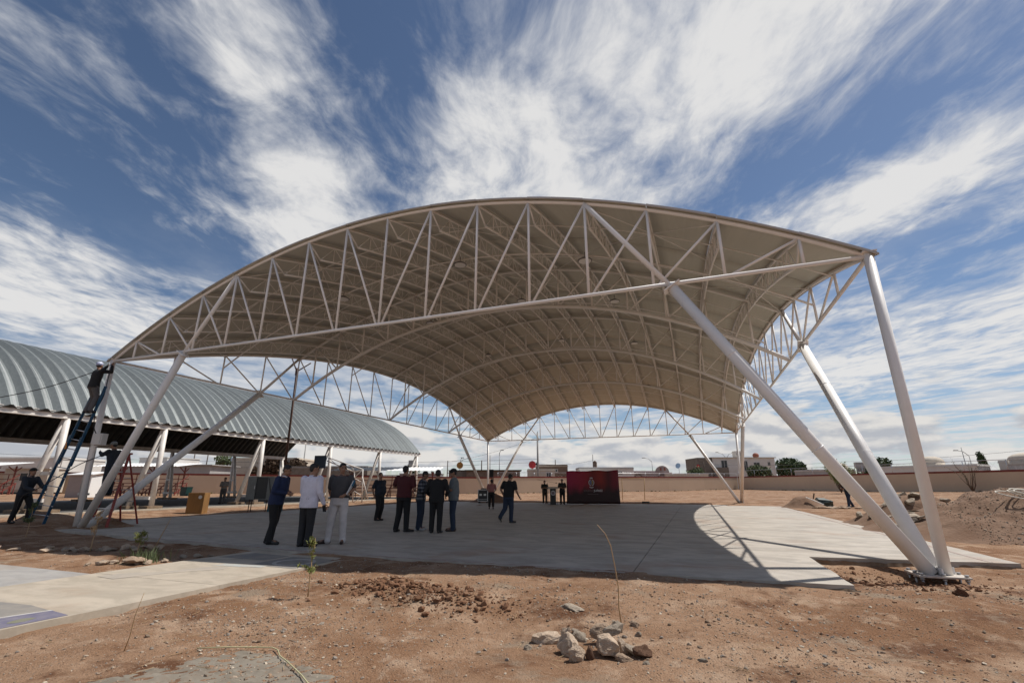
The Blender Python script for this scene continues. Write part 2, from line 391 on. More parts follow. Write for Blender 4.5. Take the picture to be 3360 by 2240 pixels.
def arrays_object(name, V, F, m, smooth=False, parent=None):
    me = bpy.data.meshes.new(name); V = np.asarray(V, np.float32); F = np.asarray(F, np.int32); k = F.shape[1]
    me.vertices.add(len(V)); me.vertices.foreach_set('co', V.ravel())
    me.loops.add(F.size); me.loops.foreach_set('vertex_index', F.ravel())
    me.polygons.add(len(F)); me.polygons.foreach_set('loop_start', np.arange(0, F.size, k, dtype=np.int32)); me.polygons.foreach_set('loop_total', np.full(len(F), k, np.int32))
    me.polygons.foreach_set('use_smooth', np.full(len(F), smooth)); me.update(calc_edges=True); me.validate()
    for mm in (m if isinstance(m, (list, tuple)) else [m]): me.materials.append(MATS[mm] if isinstance(mm, str) else mm)
    o = bpy.data.objects.new(name, me); col.objects.link(o)
    if parent is not None: o.parent = parent
    return o
def fbm(x, y, f, oct=4, seed=0.0):
    x = np.atleast_1d(x); y = np.atleast_1d(y)
    return np.array([mnoise.fractal(Vector((a * f + seed, b * f - seed, seed)), 1.0, 2.0, oct) for a, b in zip(x.ravel(), y.ravel())]).reshape(x.shape)

# ------------------------------------------------------------------ the lie of the land
CP = np.array([(0, -6, -.15), (6, -5, -.15), (12, -4, -.22), (9.6, -2.3, -.10), (8.4, -2.1, -.02), (7.6, -2.1, -.005), (7.0, -2.1, .0), (6.3, -2.1, .0), (5.6, -2.1, .0), (5, -2.1, .0), (4.3, -2.1, .0), (3.6, -2.1, .0), (3, -2.1, -.005), (2.2, -2.1, -.015), (9.2, -3.3, -.14), (6, -3.3, -.07), (3, -3.3, -.07), (1.7, -3.6, -.09), (1.7, -5, -.10), (1.6, -6.5, -.09), (1.6, -8, -.09), (-3, -2.0, -.05), (-7, -1.5, -.05), (-6, -4, -.10), (-10, -1.6, -.06), (-13, 0, .06), (-12.9, -.5, .10), (16, 2, -.10), (13, 4, -.06), (20, 10, .10), (14, 28, 0), (3, 36, .03), (-8, 31, .02), (-15, 15, -.03), (-14.6, 6, -.04),
    (-18, 15, .03), (-20, 8, .06), (-20, 28, .06), (-30, 20, .08), (-45, 25, .25), (-66, 24, .40), (-49, 41, .32), (-27, 57, .10), (-18, 62, .15), (-1, 76, .30), (16, 97, .55), (28, 80, .45), (42, 61, .58), (25, 45, .30), (35, 30, .40), (60, 30, .6), (100, 100, .6), (0, 130, .5), (-80, 80, .4), (-100, 0, .4), (0, -40, -.2), (40, -20, 0), (-40, -20, 0)], float)
def gz(x, y):
    x = np.asarray(x, float); y = np.asarray(y, float)
    d2 = (x[..., None] - CP[:, 0]) ** 2 + (y[..., None] - CP[:, 1]) ** 2 + .4
    w = d2 ** -1.6
    return (w * CP[:, 2]).sum(-1) / w.sum(-1)
def gzf(x, y): return float(gz(np.array([x]), np.array([y]))[0])
# ------------------------------------------------------------------ ground sheet
ax = np.concatenate([np.arange(-1500, -100, 70), np.arange(-100, -20, 4), np.arange(-20, -8, .35), np.arange(-8, 16, .10), np.arange(16, 30, .35), np.arange(30, 100, 4), np.arange(100, 1501, 70)])
ay = np.concatenate([np.arange(-300, -12, 24), np.arange(-12, 2.6, .085), np.arange(2.6, 32, .45), np.arange(32, 110, 2.5), np.arange(110, 1600, 70)])
GX, GY = np.meshgrid(ax, ay); GZ = gz(GX, GY)
near = (GX > -22) & (GX < 32) & (GY > -13) & (GY < 34)
nx_, ny_ = GX[near], GY[near]
nz_ = .045 * fbm(nx_, ny_, .45, 3, 3.3) + .020 * fbm(nx_, ny_, 2.2, 4, 8.1)
fine = (nx_ > -3) & (nx_ < 16) & (ny_ < 1)
nz_[fine] += .012 * fbm(nx_[fine], ny_[fine], 9.0, 3, 1.7)
GZ[near] += nz_
far = ~near; GZ[far] += .06 * fbm(GX[far], GY[far], .08, 3, 5.5)
def bump2(cx, cy, sx, sy, h): return h * np.exp(-((GX - cx) / sx) ** 2 - ((GY - cy) / sy) ** 2)
GZ += bump2(10.9, .2, 1.3, .9, -.17) + bump2(10.0, -.3, .7, .8, -.08)                # pit at the near footing
GZ += bump2(12.3, -2.2, 1.6, .45, .12) + bump2(11.0, -3.0, 2.2, .6, .10)
GZ += bump2(3.6, -3.9, .55, .28, .10) + bump2(4.5, -4.15, .6, .28, .08)              # spoil thrown up in a ridge
GZ += bump2(-11.0, .9, .9, .5, -.15) + bump2(-13.6, .7, .8, .8, .28) + bump2(-11.9, 1.4, .6, .5, .18)
GZ += bump2(-8.2, -4.6, 1.2, .9, .10)
# the ground is cut away under the concrete
def inside(poly, m=0.0):
    x0, x1, y0, y1 = poly; return (GX > x0 + m) & (GX < x1 - m) & (GY > y0 + m) & (GY < y1 - m)
for rct in ((-13.6, -9.95, 1.45, 28), (-10.6, -6.6, -.35, 28), (-6.7, 0, -1.2, 28), (0, 9.6, -1.86, 28), (9.5, 12.85, 1.25, 27), (-1.5, 1.2, -13, -1.9), (-14, -1.4, -9, -4.85), (-44, -19.6, -20, 36.4)):
    k = inside(rct, .10); GZ[k] = np.minimum(GZ[k], -.24 if rct[0] > -40 else -.12)
ny, nx = GX.shape; idx = np.arange(nx * ny).reshape(ny, nx)
F = np.stack([idx[:-1, :-1].ravel(), idx[:-1, 1:].ravel(), idx[1:, 1:].ravel(), idx[1:, :-1].ravel()], 1)
g_ob = arrays_object('ground', np.stack([GX.ravel(), GY.ravel(), GZ.ravel()], 1), F, 'dry_earth', True)
tag(g_ob, kind='structure')
def ground_at(x, y):
    i = np.searchsorted(ax, x) - 1; j = np.searchsorted(ay, y) - 1
    i = int(np.clip(i, 0, len(ax) - 2)); j = int(np.clip(j, 0, len(ay) - 2))
    fx = (x - ax[i]) / (ax[i + 1] - ax[i]); fy = (y - ay[j]) / (ay[j + 1] - ay[j])
    return float((GZ[j, i] * (1 - fx) + GZ[j, i + 1] * fx) * (1 - fy) + (GZ[j + 1, i] * (1 - fx) + GZ[j + 1, i + 1] * fx) * fy)

# ------------------------------------------------------------------ concrete court slab, cast in bays
slab = empty('court_slab'); tag(slab, kind='structure')
def ragged(p, q, step, amp, sd):
    """an edge cast against earth: a line broken into short uneven runs"""
    p, q = Vector(p), Vector(q); n = max(2, int((q - p).length / step)); t = (q - p).normalized(); nn = Vector((-t.y, t.x)); rr = random.Random(sd)
    return [tuple(p)] + [tuple(p.lerp(q, k / n) + nn * rr.uniform(-amp, amp)) for k in range(1, n)]
bays = [
    ragged((6.66, -1.93), (9.60, -1.80), .25, .02, 1) + ragged((9.60, -1.80), (9.60, 1.05), .3, .012, 2) + ragged((9.60, 1.08), (12.88, 1.42), .3, .03, 3) + ragged((12.88, 1.42), (12.80, 26.8), 1.2, .02, 4) + [(12.80, 26.8), (9.6, 27.0), (9.4, 28), (6.66, 28)],
    ragged((-.01, -1.83), (6.645, -1.94), .35, .012, 5) + [(6.645, -1.94), (6.645, 28), (-.01, 28)],
    ragged((-6.65, -1.08), (-.022, -1.83), .4, .012, 6) + [(-.022, -1.83), (-.022, 28), (-6.65, 28)],
    [(-11.25, -.42)] + ragged((-11.2, -.50), (-6.662, -1.08), .4, .012, 7) + [(-6.662, -1.08), (-6.662, 28), (-13.6, 28), (-13.6, 1.45), (-9.95, 1.45), (-9.95, -.15), (-11.0, -.05)]]
for b in bays:
    MB().prism(b, -.23, 0.0).build('slab_bay', 'slab_concrete', slab)
# painted red line left along the front edge of the slab
rl = MB(); rl.prism([(-6.5, -1.05), (-.05, -1.78), (-.05, -1.70), (-6.5, -.98)], .001, .004); rl.prism([(.0, -1.79), (6.62, -1.885), (6.62, -1.83), (0, -1.73)], .001, .004)
mat('worn_red_paint', (.26, .15, .125), .8, c2=(.40, .36, .32), scale=7, amount=.6)
rl.build('edge_line', 'worn_red_paint', slab)
rl = MB(); rl.prism([(12.45, 1.45), (12.52, 1.45), (12.50, 26.5), (12.43, 26.5)], .001, .004); rl.build('edge_line', 'worn_red_paint', slab)
# hard crust under the broken slab edge at the near footing
def crust(x0, y0, x1, y1, sd, out):
    n = 90; m_ = 7; V = []
    for i in range(n + 1):
        t = i / n; x = x0 + (x1 - x0) * t; y = y0 + (y1 - y0) * t
        for j in range(m_ + 1):
            q = j / m_; k = .045 * mnoise.fractal(Vector((x * 5 + sd, q * 2.2, sd)), 1.0, 2.0, 4) + .03 * math.sin(q * 3.0)
            k = max(k, .0) + .010 + .05 * q * q; V.append((x - out[0] * k, y - out[1] * k, -.055 + .03 * mnoise.noise(Vector((x * 3, 0, sd))) - .28 * q + .02 * mnoise.noise(Vector((x * 9, q * 3, sd)))))
    F_ = [(i * (m_ + 1) + j, i * (m_ + 1) + j + 1, (i + 1) * (m_ + 1) + j + 1, (i + 1) * (m_ + 1) + j) for i in range(n) for j in range(m_)]
    return arrays_object('broken_edge', np.array(V), np.array(F_), 'rough_concrete', True, slab)
crust(9.55, 1.07, 12.95, 1.42, 3.0, (0, 1)); crust(9.61, -1.82, 9.61, 1.12, 7.0, (-1, 0)); crust(8.6, -1.86, 9.66, -1.805, 11.0, (0, 1))
# ------------------------------------------------------------------ walk to the court
walk = empty('concrete_path'); tag(walk, kind='structure')
wz0, wz1 = -.30, -.035
MB().prism([(-1.42, -4.72), (1.30, -4.70), (1.36, -1.90), (-1.30, -1.72)], wz0, wz1).build('path_bay', 'walk_concrete', walk)
MB().prism([(-1.50, -13), (1.18, -13), (1.30, -4.703), (-1.42, -4.723)], wz0, wz1 - .002).build('path_bay', 'walk_concrete', walk)
MB().prism([(-14, -9.2), (-1.52, -9.0), (-1.44, -4.74), (-14, -4.62)], wz0, wz1 - .012).build('path_bay', 'walk_concrete_grey', walk)
# playground painting on the walk: sky, globe and meadow in worn floor paint
mat('paint_violet', (.105, .10, .165), .8, c2=(.21, .19, .215), scale=9, amount=.9)
mat('paint_green', (.155, .165, .085), .8, c2=(.20, .185, .15), scale=12, amount=.8)
mat('paint_dusk', (.155, .15, .15), .8, c2=(.30, .265, .22), scale=3.5, amount=.9)
mat('paint_pale_blue', (.36, .40, .40), .8, c2=(.40, .35, .285), scale=10, amount=.7)
mat('paint_white', (.48, .47, .45), .8, c2=(.34, .30, .26), scale=9, amount=.6)
art = empty('floor_painting', (0, 0, 0)); thing(art, 'worn violet and green playground painting on the concrete walk at the lower left corner', 'floor painting')
zz = wz1 - .001
MB().prism([(-.3, -8.2), (1.16, -8.2), (1.22, -6.45), (.30, -6.32), (-.3, -6.36)], zz, zz + .002).build('dusk_field', 'paint_dusk', art)
MB().prism([(.55, -8.2), (1.165, -8.2), (1.23, -6.44), (.80, -6.385), (.62, -6.9)], zz, zz + .004).build('violet_field', 'paint_violet', art)
arc = MB(); prev = None
for k in range(13):
    t = k / 12; p = (.50 + .30 * t ** 2, -8.1 + 1.72 * t)
    if prev: arc.prism([prev, p, (p[0] + .05, p[1]), (prev[0] + .05, prev[1])], zz, zz + .006)
    prev = p
arc.build('white_arc', 'paint_white', art)
gb = MB()
for cx, cy, ra in ((.88, -7.15, .09), (1.05, -6.75, .07), (.80, -7.6, .09), (1.0, -7.0, .05)):
    gb.prism([(cx + ra * math.cos(a * .7) * (1 + .3 * math.sin(a * 5)), cy + ra * 1.7 * math.sin(a * .7)) for a in range(9)], zz, zz + .006)
gb.build('green_patch', 'paint_green', art)
sm_ = MB().prism([(-1.05, -4.9), (-.6, -4.95), (-.25, -4.2), (.2, -3.75), (.05, -3.55), (-.35, -3.75), (-.5, -4.3), (-.85, -4.45)], wz1 + .001, wz1 + .003).build('damp_stain', mat('damp_grey', (.31, .275, .235), .8, c2=(.42, .36, .29), scale=4, amount=.7), art)
hop = empty('hopscotch_painting'); thing(hop, 'faded grey and white hopscotch paint on the walk just below the court slab', 'floor painting')
z2 = wz1 + .001
MB().prism([(-1.15, -2.75), (.0, -2.75), (.05, -2.2), (-1.0, -2.05)], z2, z2 + .002).build('grey_field', 'paint_dusk', hop)
MB().prism([(.15, -3.25), (1.25, -3.3), (1.28, -2.25), (.15, -2.2)], z2, z2 + .002).build('grey_field', 'paint_dusk', hop)
rg = MB(); prev = None
for k in range(25):
    a = 2 * math.pi * k / 24; p0 = (.72 + .38 * math.cos(a), -2.75 + .36 * math.sin(a)); p1 = (.72 + .31 * math.cos(a), -2.75 + .29 * math.sin(a))
    if prev: rg.prism([prev[0], p0, p1, prev[1]], z2, z2 + .004)
    prev = (p0, p1)
rg.build('white_ring', 'paint_white', hop)
MB().prism([(-.35, -3.55), (.62, -3.4), (.60, -3.22), (-.30, -3.3)], z2, z2 + .003).build('pale_blue_band', 'paint_pale_blue', hop)
# poured grey cement by the camera, edged with a yellow cord
cz = ground_at(4.3, -6.8) + .0
cpx, cpy = np.meshgrid(np.arange(2.6, 5.6, .03), np.arange(-8.4, -6.1, .03)); cpn = fbm(cpx, cpy, 5.0, 4, 9.1)
cph = np.minimum(np.minimum((cpx - 3.62 - .5 * np.maximum(0, -6.75 - cpy) * -1) * .6 - (cpy + 7.3) * .7 * 0 + .0, -(cpy + 6.30) - .30 * np.abs(cpx - 4.05)), (5.25 - cpx) * .7) + .10 * cpn
cpz = np.array([[ground_at(x_, y_) for x_ in cpx[0]] for y_ in cpy[:, 0]]) - .03 + np.clip(cph, -.4, .10) * .34 + .012 * fbm(cpx, cpy, 22.0, 3, 4.4)
ii = np.arange(cpx.size).reshape(cpx.shape)
cp_ = arrays_object('cement_patch', np.stack([cpx.ravel(), cpy.ravel(), cpz.ravel()], 1), np.stack([ii[:-1, :-1].ravel(), ii[:-1, 1:].ravel(), ii[1:, 1:].ravel(), ii[1:, :-1].ravel()], 1), 'grey_cement', True)
thing(cp_, 'spilled patch of grey cement at the bottom edge of the picture', 'cement patch')
yp = [(3.45, -6.62), (3.65, -6.48), (3.86, -6.37), (4.02, -6.33), (4.12, -6.37), (4.25, -6.47), (4.42, -6.56), (4.75, -6.74), (5.1, -6.96)]
yc = MB().path([(x_, y_, ground_at(x_, y_) + .022) for x_, y_ in yp], .005, 6).build('plastic_cord', 'cord_yellow')
thing(yc, 'thin yellow plastic cord lying along the edge of the cement patch', 'cord')
# ground and kerb of the second canopy
yard = MB().prism([(-43, -20), (-19.9, -20), (-19.9, 36.2), (-43, 36.2)], -.10, .105).build('asphalt_yard', 'asphalt'); tag(yard, kind='structure')
kb = empty('kerb'); tag(kb, kind='structure')
for k in range(28): MB().box((-19.45, -19 + k * 2.0, -.01), (.62, 1.985, .26)).build('kerb_length', 'walk_concrete', kb)
# ------------------------------------------------------------------ the big white vaulted canopy
W, D, H = 11.305, 33.59, 5.54
def roof(x, y):
    rx = 3.34 - .34 * y / D; ry = 2.75 - .20 * x / W
    return H + rx * (1 - (x / W) ** 2) + ry * (1 - (2 * y / D - 1) ** 2)
XN = [-W] + [1.46 * (i - 8) for i in range(1, 16)] + [W]
YN = [D * i / 16 for i in range(17)]
can = empty('arched_canopy', (0, 0, 0)); thing(can, 'white steel canopy with a double curved vaulted roof over the concrete court', 'canopy')
# roof sheets: 16 strips by 8 lengths, each a lapped panel with thickness
OV = .12
xe = [-W - OV] + XN[1:-1] + [W + OV]; ye = [-OV] + [YN[2 * k] for k in range(1, 8)] + [D + OV]
for i in range(16):
    for j in range(8):
        n, m_ = 4, 5; b = MB(); x0, x1 = xe[i] + .006, xe[i + 1] - .006; y0, y1 = ye[j] + .004, ye[j + 1] - .004
        lap = .012 * ((j + i) % 2)
        top = []; bot = []
        for a in range(n + 1):
            for c in range(m_ + 1):
                x = x0 + (x1 - x0) * a / n; y = y0 + (y1 - y0) * c / m_; z = roof(x, y) + .075 + lap
                top.append((x, y, z + .045)); bot.append((x, y, z))
        K = (n + 1) * (m_ + 1); fs = []
        for a in range(n):
            for c in range(m_):
                p = a * (m_ + 1) + c; q = p + m_ + 1
                fs.append((p, q, q + 1, p + 1)); fs.append((K + p, K + p + 1, K + q + 1, K + q))
        b.add(top + bot, fs[0::2], True); base = 0
        b.cur = 1
        for f in fs[1::2]: b.f.append(list(f)); b.sm.append(True); b.mi.append(1)
        b.cur = 0
        rim = [a * (m_ + 1) for a in range(n + 1)] + [n * (m_ + 1) + c for c in range(1, m_ + 1)] + [a * (m_ + 1) + m_ for a in range(n - 1, -1, -1)] + [c for c in range(m_ - 1, 0, -1)]
        for a, q in zip(rim, rim[1:] + rim[:1]): b.f.append([a, K + a, K + q, q]); b.sm.append(False); b.mi.append(0)
        b.build('roof_panel', ['roof_top', 'roof_under'], can)
def edge_truss(name, P, T, nodes, r_ch, r_v, r_d, label=None):
    """bowstring truss: P(i) bottom node, T(i) top node, i = 0..16"""
    tr = MB(); tr.path([T(i / 3) for i in range(0, 49)], r_ch, 10); tr.tube(P(0), P(16), r_ch * .95, 10)
    o = tr.build(name, 'white_paint', can)
    for i in range(1, 16):
        MB().tube(P(i), T(i), r_v, 8).build('vertical', 'white_paint', o)
    for i in range(1, 8):
        MB().tube(T(i), P(i + 1) - (P(i + 1) - P(i)) * .06, r_d, 8).build('diagonal', 'white_paint', o)
        MB().tube(T(16 - i), P(15 - i) + (P(16 - i) - P(15 - i)) * .06, r_d, 8).build('diagonal', 'white_paint', o)
    return o
def lerp_nodes(nodes, t):
    k = min(int(t), len(nodes) - 2); f = t - k; return nodes[k] * (1 - f) + nodes[k + 1] * f
def front_T(y): return lambda t: Vector((lerp_nodes(XN, t), y, roof(lerp_nodes(XN, t), y)))
def front_P(y): return lambda t: Vector((lerp_nodes(XN, t), y, H))
def side_T(x): return lambda t: Vector((x, lerp_nodes(YN, t), roof(x, lerp_nodes(YN, t))))
def side_P(x): return lambda t: Vector((x, lerp_nodes(YN, t), H))
edge_truss('front_truss', front_P(0.0), front_T(0.0), XN, .046, .034, .031)
edge_truss('rear_truss', front_P(D), front_T(D), XN, .046, .034, .031)
edge_truss('side_truss', side_P(-W), side_T(-W), YN, .046, .033, .030)
edge_truss('side_truss', side_P(W), side_T(W), YN, .046, .033, .030)
# inner arches carrying the joists
for j, rise in ((4, 3.39), (8, 3.76), (12, 3.39)):
    y = YN[j]
    def bot(x, rise=rise): return Vector((x, y, H + rise * (1 - abs(x / W) ** 2.15)))
    def top(x): return Vector((x, y, roof(x, y) - .10))
    b = MB(); b.path([bot(-W + 2 * W * k / 40) for k in range(41)], .075, 10); b.path([top(-W + 2 * W * k / 40) for k in range(41)], .06, 8)
    o = b.build('inner_arch', 'white_paint', can)
    for i in range(1, 16): MB().tube(bot(XN[i]), top(XN[i]), .04, 7).build('vertical', 'white_paint', o)
    for i in range(1, 8):
        MB().tube(top(XN[i]), bot(XN[i + 1]), .033, 6).build('diagonal', 'white_paint', o)
        MB().tube(top(XN[16 - i]), bot(XN[15 - i]), .033, 6).build('diagonal', 'white_paint', o)
# lattice joists running front to back, hung below the sheets
JD = .52
for i in range(1, 16):
    x = XN[i]; dd = JD
    def tp(y): return Vector((x, y, roof(x, y) - .03))
    def bt(y): return Vector((x, y, roof(x, y) - .03 - dd))
    o = MB().path([tp(.0 + D * k / 32) for k in range(33)], .032, 6).path([bt(.55 + (D - 1.1) * k / 32) for k in range(33)], .034, 6).path([tp(.0), bt(.55)], .024, 6).path([tp(D), bt(D - .55)], .024, 6).build('joist', 'white_paint', can)
    wb = MB(); n = 58
    for k in range(n):
        ya = .55 + (D - 1.1) * k / n; yb = .55 + (D - 1.1) * (k + 1) / n
        if k % 2: wb.tube(tp(ya), bt(yb), .013, 4, caps=False)
        else: wb.tube(bt(ya), tp(yb), .013, 4, caps=False)
        wb.tube(bt(yb), tp(yb), .014, 4, caps=False)
    tag(wb.build('lattice_web', 'white_paint', o), kind='stuff')
# round ties bracing the joists between the arches, with crossing rods
for j in (1, 2, 3, 5, 6, 7, 9, 10, 11, 13, 14, 15):
    y = YN[j]; r = .032 if j % 2 == 0 else .018
    MB().path([(x, y, roof(x, y) - .06 - (JD if j % 2 == 0 else .06)) for x in [XN[0] + .02 + (2 * W - .04) * k / 40 for k in range(41)]], r, 6).build('cross_tie', 'white_paint', can)
for j in range(0, 16, 2):
    for i in range(0, 16, 2):
        if (i // 2 + j // 2) % 2: continue
        a, b_ = (XN[i], YN[j]), (XN[i + 2], YN[j + 2])
        for p, q in ((a, b_), ((a[0], b_[1]), (b_[0], a[1]))):
            MB().path([(p[0] + (q[0] - p[0]) * k / 6, p[1] + (q[1] - p[1]) * k / 6, roof(p[0] + (q[0] - p[0]) * k / 6, p[1] + (q[1] - p[1]) * k / 6) - .10) for k in range(7)], .014, 5).build('brace_rod', 'white_paint', can)
# fascia along the roof edge
for nm, pts in (('fascia', [(x, -OV - .01, roof(x, -OV) + .085) for x in np.linspace(-W - OV, W + OV, 49)]), ('fascia', [(x, D + OV + .01, roof(x, D + OV) + .085) for x in np.linspace(-W - OV, W + OV, 49)]),
                ('fascia', [(-W - OV - .01, y, roof(-W - OV, y) + .085) for y in np.linspace(-OV, D + OV, 49)]), ('fascia', [(W + OV + .01, y, roof(W + OV, y) + .085) for y in np.linspace(-OV, D + OV, 49)])):
    b = MB()
    for p, q in zip(pts[:-1], pts[1:]): b.beam(p, q, .014, .035)
    b.build(nm, 'fascia_grey', can)
# legs: at every corner a column and two raking legs spread from one footing
for sx in (-1, 1):
    for back in (0, 1):
        base = Vector((sx * (11.26 if not back else 10.94), .281 if not back else 33.09, -.07)); yb = D if back else 0.0
        corner = Vector((sx * W, yb, H)); 
        i3 = 13 if sx > 0 else 3; i4 = 12 if sx > 0 else 4; j3 = 13 if back else 3; j4 = 12 if back else 4
        xj = sx * 7.62 ; fj = Vector((xj, yb, H)); sj = Vector((sx * W, (6.35 if not back else D - 6.35), H))
        k = .16 if True else 0
        yd = -1 if not back else 1
        o = MB().tube(base + Vector((sx * .10, yd * .08, 0)), corner + Vector((0, 0, .10)), .088, 28).build('corner_column', 'white_paint', can)
        MB().box(corner + Vector((0, 0, .07)), (.24, .24, .02)).build('cap_plate', 'white_paint', o)
        st = base + Vector((-sx * .10, yd * .06, 0)); d = (fj - st).normalized()
        o = MB().tube(st, fj - d * .10, .114, 28).build('leg', 'white_paint', can)
        MB().tube(fj - d * .16, Vector((XN[i4], yb, roof(XN[i4], yb))), .062, 12).build('leg_extension', 'white_paint', o)
        MB().box(fj - d * .10, (.40, .30, .02), M=Matrix.Rotation(math.atan2(d.x, d.z), 3, 'Y')).build('cap_plate', 'white_paint', o)
        st = base + Vector((0, -yd * .09, 0)); d = (sj - st).normalized()
        o = MB().tube(st, sj - d * .10, .126, 28).build('leg', 'white_paint', can)
        MB().tube(sj - d * .16, Vector((sx * W, YN[j4], roof(sx * W, YN[j4]))), .062, 12).build('leg_extension', 'white_paint', o)
        MB().box(sj - d * .10, (.30, .40, .02), M=Matrix.Rotation(-math.atan2(d.y, d.z), 3, 'X')).build('cap_plate', 'white_paint', o)
        for nm_, a_, b_, r_ in (('l1', base + Vector((-sx * .10, yd * .06, 0)), fj, .114), ('l2', base + Vector((0, -yd * .09, 0)), sj, .126)):
            for q_ in (.36, .70):
                c_ = a_.lerp(b_, q_); d_ = (b_ - a_).normalized(); MB().path([c_ - d_ * .012, c_ - d_ * .005, c_ + d_ * .005, c_ + d_ * .012], [r_, r_ + .006, r_ + .006, r_], 28, False).build('weld_seam', 'white_paint', can)
        pl = MB().box(base + Vector((0, 0, -.02)), (.68, .62, .03)).build('base_plate', 'dusty_plate', can, .006)
        for bx in (-.29, 0, .29):
            for by in (-.26, 0, .26):
                if bx == 0 and by == 0: continue
                q = base + Vector((bx, by, 0))
                MB().tube(q + Vector((0, 0, -.26)), q + Vector((0, 0, -.03)), .018, 7).tube(q + Vector((0, 0, .0)), q + Vector((0, 0, .028)), .03, 6).tube(q + Vector((0, 0, -.075)), q + Vector((0, 0, -.042)), .032, 6).build('anchor_bolt', 'bolt_steel', pl)
        gb = MB()
        for a in (0, 1): gb.box(base + Vector((0, 0, .05)), (.5 if a else .02, .02 if a else .5, .10))
        gb.build('gusset', 'white_paint', pl)
# lamps hung from the joists
def hung_lamp(x, y, label):
    z = roof(x, y) - JD - .30
    t = empty('high_bay_lamp', (x, y, z))
    MB().loft([((0, 0, .0), .24, .24, Vector((1, 0, 0)), Vector((0, 1, 0))), ((0, 0, .02), .25, .25, Vector((1, 0, 0)), Vector((0, 1, 0))), ((0, 0, .07), .17, .17, Vector((1, 0, 0)), Vector((0, 1, 0))), ((0, 0, .12), .10, .10, Vector((1, 0, 0)), Vector((0, 1, 0)))], 20).build('lamp_housing', 'lamp_steel', t)
    MB().tube((0, 0, .12), (0, 0, .34), .012, 6).build('hook', 'lamp_steel', t)
    MB().tube((0, 0, -.012), (0, 0, -.001), .21, 20).build('lens', 'white_sheet', t)
    return thing(t, label, 'lamp', 'lamps under the vaulted roof')
for y, row in ((4.1, 'in the row nearest the front truss'), (11.0, 'in the second row from the front'), (19.0, 'in the third row from the front'), (27.5, 'in the row nearest the rear truss')):
    for x, sd_ in ((-5.0, 'left'), (.3, 'middle'), (5.0, 'right')):
        hung_lamp(x, y, sd_ + ' round lamp under the vaulted roof, ' + row)

# ------------------------------------------------------------------ galvanised barrel vault on the left
bv = empty('barrel_vault_shelter', (-30, 14, .1)); thing(bv, 'long open shelter roofed with a galvanised corrugated barrel vault', 'shelter')
VX0, VX1, VZ, VR = -20.0, -39.0, 4.66, 4.35
vw = (VX0 - VX1) / 2; Rr = (vw * vw + VR * VR) / (2 * VR); thm = math.asin(vw / Rr); xc = (VX0 + VX1) / 2; zc_ = VZ + VR - Rr
PIT = .61; nseg = 30
prof = [(0, 0), (.05, 0), (.27, .18), (.36, .18), (.57, 0), (.61, 0)]        # one trough and crest
me_arch = None
y0v, y1v = -9.5, 35.2; npan = int((y1v - y0v) / PIT)
bm = MB()
TH = .004
for layer in (0, 1):
    for k in range(nseg + 1):
        th = -thm * 1.012 + 2 * thm * 1.012 * k / nseg
        for (py_, ph) in prof:
            rr_ = Rr + ph - (TH if layer else 0)
            bm.v.append((rr_ * math.sin(th), py_ + (.0 if py_ not in (0, .61) else (.002 if py_ == 0 else -.0005)), rr_ * math.cos(th)))
q = len(prof); KK = (nseg + 1) * q
for k in range(nseg):
    for i in range(q - 1):
        a = k * q + i
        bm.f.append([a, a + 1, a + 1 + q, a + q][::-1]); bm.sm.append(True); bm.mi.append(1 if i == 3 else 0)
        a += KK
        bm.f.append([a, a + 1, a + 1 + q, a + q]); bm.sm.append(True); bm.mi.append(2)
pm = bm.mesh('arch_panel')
for mm in ('galvanised', 'galvanised_sunlit', 'galvanised_under'): pm.materials.append(MATS[mm])
pm.set_sharp_from_angle(angle=R(25))
for k in range(npan):
    o = bpy.data.objects.new('arch_panel', pm); col.objects.link(o); o.parent = bv; o.location = (xc + 30, y0v + k * PIT - 14, zc_ - .1)
for sg in (1, -1):
    cb = MB(); th = sg * thm * 1.0135
    for k in range(npan):
        yy_ = y0v + k * PIT - 14
        pts_ = [((Rr + ph_) * math.sin(th) + xc + 30, yy_ + py_, (Rr + ph_) * math.cos(th) + zc_ - .1) for py_, ph_ in ((.06, .0), (.27, .172), (.36, .172), (.56, .0))]
        cb.add(pts_, [(0, 1, 2, 3)])
    tag(cb.build('eave_gap_shade', 'black_rubber', bv), kind='stuff')  # black sheets stand in for the shade inside the open crest ends
def bvb(mb, name, m='white_paint_old', parent=None):
    o = mb.build(name, m, parent or bv)
    if parent is None: o.location = (30, -14, -.1)
    return o
